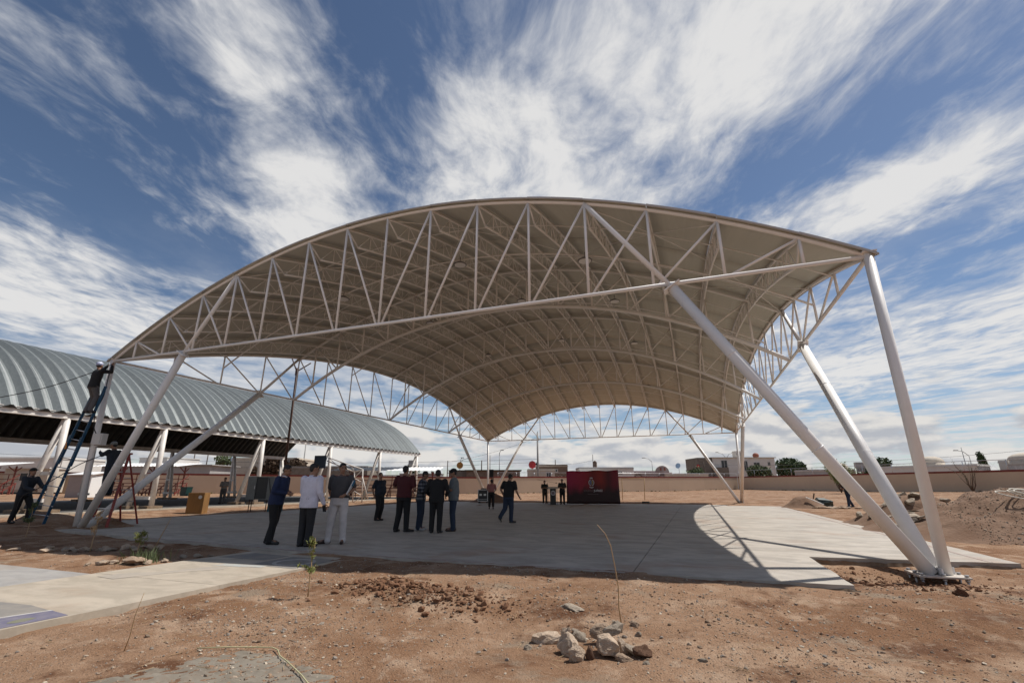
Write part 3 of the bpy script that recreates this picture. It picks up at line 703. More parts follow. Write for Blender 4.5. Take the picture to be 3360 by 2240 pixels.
for X in (VX0 - .05, VX1 + .05):
    b = MB(); b.box((X, (y0v + y1v) / 2, VZ - .16), (.16, y1v - y0v, .26)); b.box((X, (y0v + y1v) / 2, VZ - .31), (.26, y1v - y0v, .03)); b.box((X, (y0v + y1v) / 2, VZ - .02), (.26, y1v - y0v, .03))
    bvb(b, 'eave_beam')
    sgn = -1 if X > -30 else 1
    for y in ((-5.4, 3.4, 8.0, 14.7, 21.4, 28.1, 34.6) if X > -30 else (-5.4, 1.3, 8.0, 14.7, 21.4, 28.1, 34.6)):
        b = MB(); b.tube((X, y + .12, .1), (X, y, VZ - .3), .135, 16); o = bvb(b, 'post')
        b = MB(); b.tube((X + sgn * 1.35, y - .25, .1), (X + sgn * .12, y - .02, VZ - .36), .13, 16); o2 = bvb(b, 'raking_post')
        b = MB(); b.box((X + sgn * .62, y - .05, .66), (1.3, .14, .16)); b.box((X + sgn * .48, y - .05, 1.85), (.75, .14, .16)); bvb(b, 'rail')
        b = MB(); b.prism([(X - .35, y - .3), (X + .35, y - .3), (X + .35, y + .5), (X - .35, y + .5)], .0, .26); b.prism([(X + sgn * 1.35 - .35, y - .6), (X + sgn * 1.35 + .35, y - .6), (X + sgn * 1.35 + .35, y + .15), (X + sgn * 1.35 - .35, y + .15)], .0, .25); bvb(b, 'footing', 'rough_concrete')
# ------------------------------------------------------------------ boundary walls, fence on top
def wall(pts, ztop, label):
    w = empty('boundary_wall', (pts[0][0], pts[0][1], 0)); thing(w, label, 'wall'); O = Vector((pts[0][0], pts[0][1], 0))
    n = max(2, int((Vector(pts[1]) - Vector(pts[0])).length / 4.0)); a, b = Vector(pts[0]), Vector(pts[1]); t = (b - a).normalized(); nn = Vector((-t.y, t.x))
    for k in range(n):
        p, q = a.lerp(b, k / n), a.lerp(b, (k + 1) / n); z0, z1 = ztop[0] + (ztop[1] - ztop[0]) * k / n, ztop[0] + (ztop[1] - ztop[0]) * (k + 1) / n
        zb = min(gzf(p.x, p.y), gzf(q.x, q.y)) - .5
        for nm, th, za, zc2, m in (('wall_bay', .10, None, -.22, 'beige_plaster'), ('coping', .13, -.22, 0, 'red_cap')):
            P = [p + nn * th, q + nn * th - t * .006, q - nn * th - t * .006, p - nn * th]
            vs_ = [((c.x - O.x), (c.y - O.y), (zb if za is None else (z0 if i in (0, 3) else z1) + za)) for i, c in enumerate(P)] + [((c.x - O.x), (c.y - O.y), (z0 if i in (0, 3) else z1) + zc2) for i, c in enumerate(P)]
            MB().add(vs_, [(3, 2, 1, 0), (4, 5, 6, 7), (0, 1, 5, 4), (1, 2, 6, 5), (2, 3, 7, 6), (3, 0, 4, 7)]).build(nm, m, w)
    return w
wall([(-76, 19.2), (-22.2, 60.4)], (3.02, 2.58), 'long beige wall with red coping behind the barrel vault shelter')
wall([(-22.0, 60.6), (15.4, 96.6)], (2.70, 3.02), 'beige wall with red coping behind the backdrop, ending at the far corner')
wall([(15.7, 96.6), (62, 33)], (3.02, 3.05), 'beige wall with red coping running from the far corner to the right')
def top_fence(a, b, z0, z1, h, n, label):
    a, b = Vector(a), Vector(b); f = empty('wire_fence', (a.x, a.y, 0)); thing(f, label, 'fence')
    L_ = lambda t, z: (a.lerp(b, t).x - a.x, a.lerp(b, t).y - a.y, z0 + (z1 - z0) * t + z)
    MB().tube(L_(0, h), L_(1, h), .035, 6).build('top_rail', 'aluminium', f)
    for k in range(n + 1): MB().tube(L_(k / n, -.15), L_(k / n, h), .035, 6).build('post', 'aluminium', f)
    w = MB()
    for k in range(n * 5):
        t0, t1 = k / (n * 5), (k + 1) / (n * 5)
        w.tube(L_(t0, 0), L_(t1, h), .006, 3, caps=False); w.tube(L_(t1, 0), L_(t0, h), .006, 3, caps=False)
    tag(w.build('wire_mesh', 'aluminium', f), kind='stuff')
top_fence((-21.5, 61.1), (15.4, 96.5), 2.70, 3.0, .62, 16, 'low wire fence on top of the beige wall behind the backdrop')
top_fence((15.8, 96.4), (61.5, 33.6), 3.0, 3.05, 1.15, 18, 'taller wire fence on top of the beige wall at the right')
# ------------------------------------------------------------------ houses beyond the wall
def window(par, c, w, h, ax_, m='window_dark'):
    """c local centre on the wall, ax_ 0: wall faces -y, 1: wall faces -x"""
    f = MB()
    if ax_ == 0:
        for dx_, dz_, sx, sz in ((0, h / 2, w + .2, .1), (0, -h / 2, w + .2, .1), (-w / 2, 0, .1, h), (w / 2, 0, .1, h), (0, 0, .06, h)): f.box((c[0] + dx_, c[1] - .03, c[2] + dz_), (sx, .1, sz))
        o = f.build('window', 'house_white', par); MB().box((c[0], c[1] - .012, c[2]), (w, .03, h)).build('pane', m, o)
    else:
        for dx_, dz_, sx, sz in ((0, h / 2, w + .2, .1), (0, -h / 2, w + .2, .1), (-w / 2, 0, .1, h), (w / 2, 0, .1, h), (0, 0, .06, h)): f.box((c[0] - .03, c[1] + dx_, c[2] + dz_), (.1, sx, sz))
        o = f.build('window', 'house_white', par); MB().box((c[0] - .012, c[1], c[2]), (.03, w, h)).build('pane', m, o)
def house(loc, rz, w, d, h, m, label, roofm='tar_black', win=(), parapet=.25, name='house', eave=0.0):
    t = empty(name, (loc[0], loc[1], gzf(loc[0], loc[1]) - .3), rz); thing(t, label, 'house')
    MB().box((0, d / 2, h / 2), (w, d, h)).build('wall', m, t)
    rf = MB().box((0, d / 2, h + .06), (w + .2 + eave, d + .2 + eave, .12)).build('roof', roofm, t)
    if parapet:
        b = MB()
        for (cx, cy, sx, sy) in ((0, .06, w, .12), (0, d - .06, w, .12), (-w / 2 + .06, d / 2, .12, d - .26), (w / 2 - .06, d / 2, .12, d - .26)): b.box((cx, cy, h + .12 + parapet / 2), (sx, sy, parapet))
        b.build('parapet', m, rf)
    for (x, z, ww, hh) in win: window(t, (x, 0, z), ww, hh, 0)
    return t
FZ = R(20.665)
# two storey house at the far corner
h2 = empty('two_storey_house', (18.3, 119.6, .3), FZ); thing(h2, 'two storey white house with a bare block side, beyond the far corner of the wall', 'house')
MB().box((.9, 4.5, 3.75), (15.2, 9, 7.5)).build('wall', 'house_white', h2)
MB().box((-8.6, 4.0, 3.78), (3.6, 8, 7.56)).build('block_wing', 'block_wall', h2)
MB().box((-5.3, -.9, 2.6), (3.1, 1.7, 5.2)).build('block_porch', 'block_wall', h2)
rf = MB().box((.9, 4.5, 7.58), (15.9, 9.6, .16)).build('roof', 'house_cream', h2)
MB().box((1.0, 3.0, 8.5), (1.8, 1.5, 1.6)).build('cooler_box', 'house_white', rf); MB().tube((1.0, 2.22, 8.5), (1.0, 2.18, 8.5), .55, 16).build('fan_grille', 'house_grey', rf)
MB().ell((5.6, 3, 8.25), (.75, .75, .65)).build('water_tank', 'roof_tile_red', rf)
for x, z, ww, hh in ((-3.9, 6.0, 1.5, 1.9), (1.3, 5.6, 1.0, 2.4), (4.0, 5.9, 1.5, 1.1), (7.0, 6.1, .7, .9)): window(h2, (x, -.0, z), ww, hh, 0)
house((-4.6, 108.5), FZ, 9.0, 7, 4.2, 'house_white', 'pale flat roofed house with a dark window right of the red backdrop', 'house_grey', [(-3.2, 3.2, 1.6, 1.3)])
ar = house((-1.2, 103.0), FZ, 8.6, 6, 3.9, 'house_mauve', 'mauve house with two arched porches and red roof tiles', 'roof_tile_red', [], 0)
for x in (-3.2, 2.2):
    b = MB(); prev = None
    for k in range(13):
        a = math.pi * k / 12; p = (x + 1.15 * math.cos(a), 2.55 + 1.15 * math.sin(a)); q = (x + .9 * math.cos(a), 2.55 + .9 * math.sin(a))
        if prev: b.add([(prev[0][0], -.12, prev[0][1]), (p[0], -.12, p[1]), (q[0], -.12, q[1]), (prev[1][0], -.12, prev[1][1]), (prev[0][0], .0, prev[0][1]), (p[0], .0, p[1]), (q[0], .0, q[1]), (prev[1][0], .0, prev[1][1])], [(0, 1, 2, 3), (0, 4, 5, 1), (2, 6, 7, 3)])
        prev = (p, q)
    b.build('arch', 'brick_brown', ar)
b = MB(); b.tube((2.3, -.05, 4.0), (2.3, .6, 4.0), 1.5, 24); b.build('gable', 'house_mauve', ar)
for x in (1.9, 2.8): MB().box((x, -.09, 4.75), (.35, .06, .6)).build('gable_vent', 'roof_tile_red', ar)
house((6.0, 104.8), FZ, 9.6, 3, 3.55, 'house_cream', 'long low cream wall of a house left of the leafy bush', 'house_white', [], 0)
house((-19.2, 84.5), FZ, 6.2, 6, 5.1, 'brick_brown', 'brown brick upper room behind the red stop sign', 'house_cream', [(0.6, 4.3, .9, .5)])
house((-20.0, 79.5), FZ, 5.2, 4, 4.2, 'house_cream', 'small cream house with a dark door left of the backdrop', 'house_white', [(1.4, 3.3, .9, 1.2)], .2)
house((-26.0, 69.8), FZ, 9.6, 5, 4.05, 'brick_brown', 'long brown brick house with a black tar roof behind the loudspeaker', 'tar_black', [], 0, eave=.4)
house((-33.0, 70.0), FZ, 3.6, 5, 4.1, 'block_wall', 'rough grey block shed at the left end of the brick house', 'tar_black', [], 0)
house((-39.0, 66.5), FZ, 7.4, 4, 3.5, 'metal_sheet', 'building of bare grey sheet metal behind the man in the cap', 'house_grey', [], 0)
house((-13.5, 92.5), FZ, 6.0, 5, 4.0, 'house_grey', 'low grey house behind the top left corner of the backdrop', 'house_white', [], .2)
house((-10.5, 97.5), FZ, 12.0, 6, 4.9, 'house_white', 'long pale house rising above the middle of the backdrop', 'house_grey', [(-2, 4.0, .8, .6), (3, 4.0, .8, .6)], .2)
house((-52.0, 56.5), FZ, 15, 7, 4.3, 'block_wall', 'long grey block building behind the barrel vault posts', 'house_grey', [], .2)
house((-71.0, 41.0), FZ, 17, 7, 4.35, 'house_grey', 'low grey building with a flat eave beyond the left wall', 'house_grey', [], 0, eave=.8)
house((-76.0, 43.5), R(5), 6, 6, 5.7, 'house_white', 'bright white house standing above the flat grey building', 'house_white', [], 0)
house((-66.5, 57), FZ, 12, 8, 6.0, 'house_cream', 'cream house under the pale blue round water tank', 'house_cream', [], .2)
house((-91, 33), FZ, 14, 8, 5.3, 'house_white', 'white flat roofed house beyond the wall at the far left', 'house_white', [(-3, 3.8, 1.2, 1)], .2)
house((-104, 24), FZ, 12, 8, 5.2, 'house_grey', 'grey house at the left edge behind the cream cabin', 'house_white', [], .2)
house((33, 101), FZ, 9, 5, 3.9, 'house_grey', 'low grey wall house under the big dark tree', 'house_white', [], .2)
house((46, 96), R(-38), 14, 6, 4.3, 'house_white', 'white flat roofed house seen between two raking legs at the right', 'house_white', [], .25)
house((62, 90), R(-40), 16, 7, 4.9, 'house_white', 'long white house beyond the bare shrub at the right', 'house_white', [(-3, 3.9, 1.2, .8)], .3)
house((74, 78), R(-45), 14, 7, 4.9, 'house_grey', 'grey house against the right edge beyond the fence', 'house_white', [], .3)
house((55, 84), R(-40), 6, 3, 4.2, 'metal_sheet', 'grey sheet metal shed beside the bare shrub', 'house_grey', [], 0)
for (x, y, rx, label) in ((58.5, 92, 2.6, 'pale domed water tank above the white house right of the column'), (48.5, 100, 2.0, 'pale domed water tank on the roof between the right legs'), (35, 104, 1.6, 'small pale domed tank beside the big dark tree')):
    o = MB().ell((0, 0, 0), (rx, rx, 1.1)).tube((0, 0, -2.2), (0, 0, -.1), rx * .98, 20).build('water_tank', 'house_cream'); o.location = (x, y, 5.4 if rx > 1.7 else 4.6); thing(o, label, 'water tank')
# tanks, signs and dishes
def standing(name, cat, label, loc, parts):
    t = empty(name, loc); thing(t, label, cat)
    for nm, mb, m in parts: mb.build(nm, m, t)
    return t
standing('round_water_tank', 'water tank', 'pale blue round water tank on a thin leg above the cream house', (-75.2, 57.7, gzf(-75.2, 57.7)), [('tank', MB().ell((0, 0, 5.85), (.5, .5, .52)), 'tank_blue'), ('leg', MB().tube((0, 0, 0), (0, 0, 5.4), .09, 8), 'lamp_steel')])
standing('round_sign', 'sign', 'round orange disc sign on a post left of the raking leg', (-34.5, 73.4, .2), [('disc', MB().path([(.05, -.07, 4.85), (-.05, .07, 4.85)], [.62, .62], 22), 'tank_orange'), ('post', MB().tube((0, 0, 0), (0, 0, 4.1), .06, 8), 'lamp_steel')])
standing('stop_sign', 'sign', 'round red sign on a post beside the tall concrete pole', (-22.2, 80.6, .3), [('disc', MB().path([(0, -.04, 4.95), (0, .04, 4.95)], [.78, .78], 8), 'sign_red'), ('post', MB().tube((0, 0, 0), (0, .1, 4.2), .06, 8), 'lamp_steel')])
standing('stop_sign', 'sign', 'small round red sign above the long cream wall', (8.6, 112.5, .5), [('disc', MB().path([(0, -.04, 5.2), (0, .04, 5.2)], [.42, .42], 8), 'sign_red'), ('post', MB().tube((0, 0, 0), (0, .1, 4.9), .05, 8), 'lamp_steel')])
standing('satellite_dish', 'dish', 'pale blue satellite dish above the long cream wall', (4.4, 107.5, .5), [('dish', MB().path([(0, 0, 5.1), (-.15, -.3, 5.2)], [.2, .62], 16), 'tank_blue'), ('mast', MB().tube((0, 0, 3), (0, .05, 5.1), .05, 6), 'lamp_steel')])
standing('roof_cooler', 'cooler', 'boxy louvred cooler on the roof behind the maroon shirt', (-43.2, 70.4, 0), [('cabinet', MB().box((0, 0, 5.5), (1.1, 1.1, 1.0)), 'house_white'), ('stand', MB().box((0, 0, 4.7), (.9, .9, .6)), 'lamp_steel'), ('louvre', MB().box((-.1, -.57, 5.5), (.8, .03, .75)), 'house_grey')])
standing('roof_cooler', 'cooler', 'grey cooler boxes on a roof right of the big dark tree', (38.5, 104, 0), [('cabinet', MB().box((0, 0, 5.2), (1.6, 1.2, 1.1)), 'house_grey'), ('stand', MB().box((0, 0, 4.3), (1.2, .9, .8)), 'lamp_steel')])
standing('belfry', 'roof turret', 'small brown roof turret above the middle of the backdrop', (-13.2, 98.5, 0), [('turret', MB().box((0, 0, 5.7), (.8, .8, 1.3)), 'brick_brown'), ('cap', MB().path([(0, 0, 6.3), (0, 0, 6.75)], [.5, .1], 10), 'brick_brown')])
# poles, lamps and wires
def pole(loc, h, r, m, label, arm=None, extra=None, name='utility_pole', cat='pole'):
    t = empty(name, (loc[0], loc[1], gzf(*loc[:2]))); thing(t, label, cat)
    MB().tube((0, 0, 0), (0, 0, h), r, 10, r * .7).build('shaft', m, t)
    if arm:
        for (dx_, dy_, dz_) in arm:
            MB().path([(0, 0, h - .15), (dx_ * .4, dy_ * .4, h + dz_ * .7), (dx_, dy_, h + dz_)], .05, 6).build('arm', 'lamp_steel', t)
            MB().box((dx_, dy_, h + dz_ - .05), (.7, .3, .14), math.atan2(dy_, dx_)).build('lamp_head', 'lamp_steel', t)
    if extra:
        for nm, mb, m2 in extra: mb.build(nm, m2, t)
    return t
pole((-20.2, 78.0), 10.9, .22, 'concrete_pole', 'tall concrete utility pole rising beside the rear raking leg', extra=[('crossarm', MB().box((-.5, 0, 9.6), (1.7, .1, .1)), 'lamp_steel'), ('insulator', MB().tube((-.3, 0, 4.9), (-.3, 0, 5.3), .16, 8), 'dark_plastic'), ('insulator', MB().tube((0, 0, 10.8), (0, 0, 11.2), .06, 6), 'dark_plastic')])
pole((-31, 85), 7.9, .09, 'lamp_steel', 'slim street lamp with one short arm left of the tall concrete pole', [(.55, .2, .55)], name='street_lamp', cat='street lamp')
pole((-39, 82.4), 6.0, .08, 'lamp_steel', 'street lamp with two arms above the round orange sign', [(1.6, .6, .75), (.4, .2, .9)], name='street_lamp', cat='street lamp')
pole((-1.9, 113), 6.6, .09, 'lamp_steel', 'street lamp with a long arm above the arched mauve house', [(-1.9, -.7, .85)], name='street_lamp', cat='street lamp')
pole((16, 130), 7.9, .09, 'lamp_steel', 'twin armed street lamp above the two storey house', [(-2.2, -.8, 1.5), (1.8, .7, 1.4)], name='street_lamp', cat='street lamp')
pole((56, 104), 6.4, .07, 'lamp_steel', 'twin street lamps with bowed arm between the raking leg and column', [(-2.0, -.6, .9)], name='street_lamp', cat='street lamp')
for (x, y, h, m, lb) in ((-36.6, 93, 7.9, 'concrete_pole', 'pale concrete pole just beside the rear corner column'), (-14.3, 102, 8.0, 'concrete_pole', 'concrete pole rising above the middle of the backdrop'), (-22.7, 99.4, 6.9, 'wood_pole', 'dark short pole with a coiled wire above the brown brick room'), (9.9, 112, 6.3, 'wood_pole', 'dark pole at the left corner of the two storey house'), (-45, 88, 6.6, 'wood_pole', 'thin dark pole left of the round orange sign'),
                         (-52, 72, 7.6, 'wood_pole', 'dark pole with a coiled wire above the white roofed stand'), (-92, 62, 8.2, 'wood_pole', 'leftmost of three thin poles seen under the shelter'), (-88, 62, 8.4, 'wood_pole', 'middle of three thin poles seen under the shelter'), (-84, 61, 8.8, 'wood_pole', 'rightmost of three thin poles seen under the shelter'), (-112, 36, 7.4, 'wood_pole', 'short dark pole above the cream cabin'), (40.5, 128, 7.2, 'wood_pole', 'dark stub pole at the right shoulder of the big dark tree'), (66, 92, 8.0, 'concrete_pole', 'thin pole above the white house beside the bare shrub'), (-62, 62, 9.4, 'concrete_pole', 'grey pole standing behind the navy backboard'), (-28.6, 70.5, 5.6, 'wood_pole', 'charred short post in front of the brick house'), (53.5, 100, 7.6, 'lamp_steel', 'thin antenna mast beside the right column')):
    pole((x, y), h, .13 if 'wood' in m or 'concrete' in m else .07, m, lb)
def wire(a, b, sag, label):
    a, b = Vector(a), Vector(b); pts = [a.lerp(b, k / 16) - Vector((0, 0, sag * 4 * (k / 16) * (1 - k / 16))) for k in range(17)]
    thing(MB().path(pts, .022, 4).build('overhead_wire', 'cord_black'), label, 'wire')
wire((-20.2, 78, 6.2), (-112, 36, 7.0), 1.2, 'upper overhead wire crossing behind the shelter posts')
wire((-20.2, 78, 5.6), (-112, 36, 6.3), 1.5, 'lower overhead wire crossing behind the shelter posts')
wire((-20.2, 78, 10.3), (-45, 88, 6.5), .6, 'wire dropping left from the tall concrete pole')
wire((-20.2, 78, 5.3), (-14.3, 102, 7.0), .5, 'wire from the tall pole to the pole above the backdrop')
wire((9.9, 112, 6.2), (40.5, 128, 6.9), .6, 'wire passing behind the two storey house')
wire((40.5, 128, 6.9), (66, 92, 7.6), .6, 'wire running right from the big dark tree')
# ------------------------------------------------------------------ trees beyond the wall
def leaves(n, c, rad, size, seed, lobes=6):
    r = np.random.default_rng(seed); C = []; S = []
    for _ in range(lobes):
        d = r.normal(size=3); d /= np.linalg.norm(d); C.append(d * r.uniform(.25, .62)); S.append(r.uniform(.38, .6))
    C = np.array(C); S = np.array(S); k = r.integers(0, lobes, n)
    d = r.normal(size=(n, 3)); d /= np.linalg.norm(d, axis=1)[:, None]
    p = C[k] + d * (S[k] * r.uniform(.55, 1.05, n))[:, None]
    p[:, 2] = np.maximum(p[:, 2], -.75 + .25 * r.random(n))
    P = p * np.array(rad) + np.array(c)
    u = r.normal(size=(n, 3)); u /= np.linalg.norm(u, axis=1)[:, None]; v = np.cross(u, r.normal(size=(n, 3))); v /= np.linalg.norm(v, axis=1)[:, None]
    s = (size * r.uniform(.6, 1.4, n))[:, None]
    V = np.stack([P - u * s, P + v * s * .55, P + u * s, P - v * s * .55], 1).reshape(-1, 3)
    return V, np.arange(4 * n).reshape(n, 4)
def tree(loc, h, rad, m, label, n=2600, size=.32, seed=1, trunk=.22, name='tree', cat='tree', lobes=7):
    z = gzf(*loc); t = empty(name, (loc[0], loc[1], z)); thing(t, label, cat)
    b = MB(); b.path([(0, 0, 0), (.1, .05, h * .25), (0, 0, h * .55)], [trunk, trunk * .8, trunk * .5], 8); r = random.Random(seed)
    for k in range(6):
        a = r.uniform(0, 6.28); b.path([(0, 0, h * .4), (rad[0] * .35 * math.cos(a), rad[1] * .35 * math.sin(a), h - rad[2] * 1.1), (rad[0] * .7 * math.cos(a), rad[1] * .7 * math.sin(a), h - rad[2] * .7)], [trunk * .5, trunk * .3, .03], 6)
    b.build('trunk', 'bark', t)
    V, F_ = leaves(n, (0, 0, h - rad[2]), rad, size, seed, lobes); arrays_object('crown', V, F_, m, False, t)
    return t
tree((32.4, 141), 9.0, (5.0, 4.5, 3.6), 'leaf_dark', 'big dark dome shaped tree right of the two storey house', 5200, .38, 3, .4, lobes=12)
tree((21.6, 112), 6.7, (3.3, 3.0, 2.7), 'leaf_mid', 'green tree in front of the two storey house', 3400, .26, 5, .25, lobes=9)
tree((8.2, 108.5), 5.4, (2.5, 2.0, 2.0), 'leaf_mid', 'loose leafy bush left of the two storey house', 1500, .22, 9, .15, lobes=8)
tree((50.6, 137), 7.8, (4.6, 4, 2.8), 'leaf_dark', 'dark tree seen behind the middle raking leg at the right', 3600, .36, 12, .35, lobes=9)
tree((76, 146), 9.3, (1.0, 1.0, 3.4), 'leaf_dark', 'pointed dark cypress beyond the right wall', 1400, .30, 14, .2, lobes=10)
tree((-80, 60), 6.9, (3.6, 2.5, 1.2), 'leaf_mid', 'flat green treetop behind the flat grey building', 900, .26, 17, .2)
tree((-64.2, 56.3), 6.6, (3.6, 3.0, 2.2), 'leaf_brown', 'brown withered treetop behind the barrel vault post', 2800, .30, 21, .3, lobes=9)
tree((-59.5, 58.2), 6.0, (1.9, 1.6, 1.2), 'leaf_brown', 'smaller brown withered tree left of the navy backboard', 1700, .26, 23, .25, lobes=8)
tree((-44.0, 72), 5.6, (1.8, 1.6, 1.3), 'leaf_dark', 'small dark tree over the white roofed stand', 800, .24, 25, .15)
# distant bare hill
hx = np.linspace(-1, 1, 40); hy = np.linspace(-1, 1, 10); HX, HY = np.meshgrid(hx, hy)
HZ = 30 * np.clip(1 - HX ** 2, 0, 1) * np.clip(1 - HY ** 2, 0, 1) * (1 + .25 * fbm(HX, HY, 2.2, 4, 2.0))
ii = np.arange(400).reshape(10, 40); FF = np.stack([ii[:-1, :-1].ravel(), ii[:-1, 1:].ravel(), ii[1:, 1:].ravel(), ii[1:, :-1].ravel()], 1)
hl = arrays_object('hill', np.stack([-1010 + HX.ravel() * 230, 1050 + HY.ravel() * 120, HZ.ravel() - 4], 1), FF, 'hill_tan', True); tag(hl, kind='structure')
# shrubs inside the wall
def sparse_plant(name, loc, stems, h, spread, m, label, cat, nleaf=14, ls=.10, stemr=.03, seed=1, droop=.2, stem_m='bark'):
    r = random.Random(seed); t = empty(name, (loc[0], loc[1], loc[2])); thing(t, label, cat)
    b = MB(); V = []; F_ = []; 
    for k in range(stems):
        a = r.uniform(0, 6.28); s = spread * r.uniform(.5, 1); hh = h * r.uniform(.65, 1.0)
        pts = [Vector((0, 0, 0))] + [Vector((s * math.cos(a) * q ** 1.4 + r.uniform(-.06, .06) * hh, s * math.sin(a) * q ** 1.4 + r.uniform(-.06, .06) * hh, hh * (q - droop * q ** 4))) for q in (.25, .5, .75, 1.0)]
        b.path(pts, [stemr, stemr * .8, stemr * .6, stemr * .4, stemr * .15], 5)
        for j in range(nleaf):
            q = r.uniform(.35, 1.02) * 4; i = min(int(q), 3); p = pts[i].lerp(pts[i + 1], q - i) + Vector([r.gauss(0, ls * .9) for _ in range(3)])
            u = Vector([r.gauss(0, 1) for _ in range(3)]).normalized() * ls * r.uniform(.6, 1.3); v = u.cross(Vector([r.gauss(0, 1) for _ in range(3)])).normalized() * ls * .28
            n0 = len(V); V += [p - u, p + v, p + u, p - v]; F_.append((n0, n0 + 1, n0 + 2, n0 + 3))
    b.build('stems', stem_m, t)
    if V: arrays_object('leaves', np.array([tuple(x) for x in V]), np.array(F_), m, False, t)
    return t
sparse_plant('young_tree', (25.1, 63.8, .45), 16, 4.3, 2.0, 'leaf_yellow', 'young yellow green tree behind the near raking leg', 'tree', 110, .15, .06, 31, .15)
sparse_plant('bare_shrub', (38.1, 63.0, .5), 10, 4.3, 2.1, 'leaf_mid', 'thin nearly bare shrub against the right wall', 'shrub', 14, .09, .045, 33, .05)
# ------------------------------------------------------------------ backdrop with crest and lettering
def banner_mat():
    m = bpy.data.materials.new('printed_fabric'); m.use_nodes = True; t = m.node_tree; b = t.nodes['Principled BSDF']; K = t.links.new
    b.inputs['Roughness'].default_value = .6
    tcn = t.nodes.new('ShaderNodeTexCoord'); sp = t.nodes.new('ShaderNodeSeparateXYZ'); K(tcn.outputs['Generated'], sp.inputs[0])
    n = t.nodes.new('ShaderNodeTexNoise'); n.inputs['Scale'].default_value = 2.4; n.inputs['Detail'].default_value = 3; K(tcn.outputs['Generated'], n.inputs['Vector'])
    r1 = t.nodes.new('ShaderNodeValToRGB'); K(sp.outputs[0], r1.inputs[0])
    e = r1.color_ramp.elements; e[0].position = 0; e[0].color = (.30, .008, .060, 1); e[1].position = 1; e[1].color = (.16, .008, .020, 1)
    for p, c in ((.38, (.30, .012, .030, 1)), (.50, (.16, .010, .012, 1)), (.66, (.26, .018, .012, 1)), (.80, (.075, .008, .012, 1)), (.9, (.17, .008, .022, 1))): x = e.new(p); x.color = c
    def rng2(v, a, b_):
        r = t.nodes.new('ShaderNodeMapRange'); r.interpolation_type = 'SMOOTHSTEP'; K(v, r.inputs['Value']); r.inputs['From Min'].default_value = a; r.inputs['From Max'].default_value = b_; return r.outputs[0]
    ad = t.nodes.new('ShaderNodeMath'); ad.operation = 'MULTIPLY_ADD'; K(n.outputs['Fac'], ad.inputs[0]); ad.inputs[1].default_value = .5; K(sp.outputs[2], ad.inputs[2])
    f = rng2(ad.outputs[0], .52, .88)
    mx = t.nodes.new('ShaderNodeMix'); mx.data_type = 'RGBA'; K(f, mx.inputs['Factor']); mx.inputs['A'].default_value = (.022, .006, .007, 1); K(r1.outputs[0], mx.inputs['B'])
    K(mx.outputs['Result'], b.inputs['Base Color']); MATS['printed_fabric'] = m
banner_mat()
mat('print_white', (.52, .50, .52), .6); mat('print_grey', (.17, .13, .14), .6); mat('print_gold', (.30, .20, .07), .6); mat('print_blue', (.12, .15, .30), .6); mat('fabric_dark', (.03, .006, .008), .7)
BL, BR = Vector((-1.21, 25.06, 0)), Vector((2.47, 25.83, 0)); bw = (BR - BL).length; brz = math.atan2(BR.y - BL.y, BR.x - BL.x)
bd = empty('press_backdrop', BL, brz); thing(bd, 'dark red printed press backdrop with a crest, standing at the far end of the court', 'backdrop')
nxb, nzb = 24, 12; V = []
for j in range(nzb + 1):
    for i in range(nxb + 1):
        u, v = i / nxb, j / nzb; x = u * bw + (.04 if u > .5 else -.04) * (2 * abs(u - .5)) * (1 - v) ** 2
        V.append((x, .03 * math.sin(u * 9) * math.sin(v * 3) * .5, .05 + v * 2.27 + .03 * math.sin(u * 14) * v ** 4 + (.06 * u * v)))
F_ = [(j * (nxb + 1) + i, j * (nxb + 1) + i + 1, (j + 1) * (nxb + 1) + i + 1, (j + 1) * (nxb + 1) + i) for j in range(nzb) for i in range(nxb)]
cl = arrays_object('printed_cloth', np.array(V), np.array(F_), 'printed_fabric', True, bd)
sd = cl.modifiers.new('thickness', 'SOLIDIFY'); sd.thickness = .006; sd.offset = 1
b = MB()
for x in (.03, bw * .33, bw * .66, bw - .03): b.tube((x, .12, 0.02), (x, .12, 2.34), .016, 6)
for z in (.06, 1.15, 2.30): b.tube((.03, .12, z), (bw - .03, .12, z), .014, 6)
for x in (.03, bw - .03): b.tube((x, .12, .9), (x, .75, .02), .014, 6)
b.build('pop_up_frame', 'aluminium', bd)
def lettering(txt, size, loc, m, parent, name='lettering', bold=0.0, rot=(math.pi / 2, 0, 0), sp=1.0):
    cu_ = bpy.data.curves.new(name, 'FONT'); cu_.body = txt; cu_.size = size; cu_.extrude = .002; cu_.offset = bold; cu_.space_character = sp; cu_.resolution_u = 3
    tmp = bpy.data.objects.new(name, cu_); col.objects.link(tmp)
    dg = bpy.context.evaluated_depsgraph_get(); me = bpy.data.meshes.new_from_object(tmp.evaluated_get(dg)); bpy.data.objects.remove(tmp)
    me.materials.clear(); me.materials.append(MATS[m]); o = bpy.data.objects.new(name, me); col.objects.link(o); o.parent = parent; o.location = loc; o.rotation_euler = rot
    return o
lw = lettering('CIUDAD', .185, (1.22, -.045, .90), 'print_grey', bd, sp=1.02)
wd = max(v.co.x for v in lw.data.vertices)
lettering('JUÁREZ', .185, (1.22 + wd + .03, -.045, .90), 'print_white', bd, bold=.006)
MB().box((1.88, -.045, .72), (.78, .004, .02)).build('rule', 'print_grey', bd)
crest = MB(); cx, cz_ = 1.80, 1.52
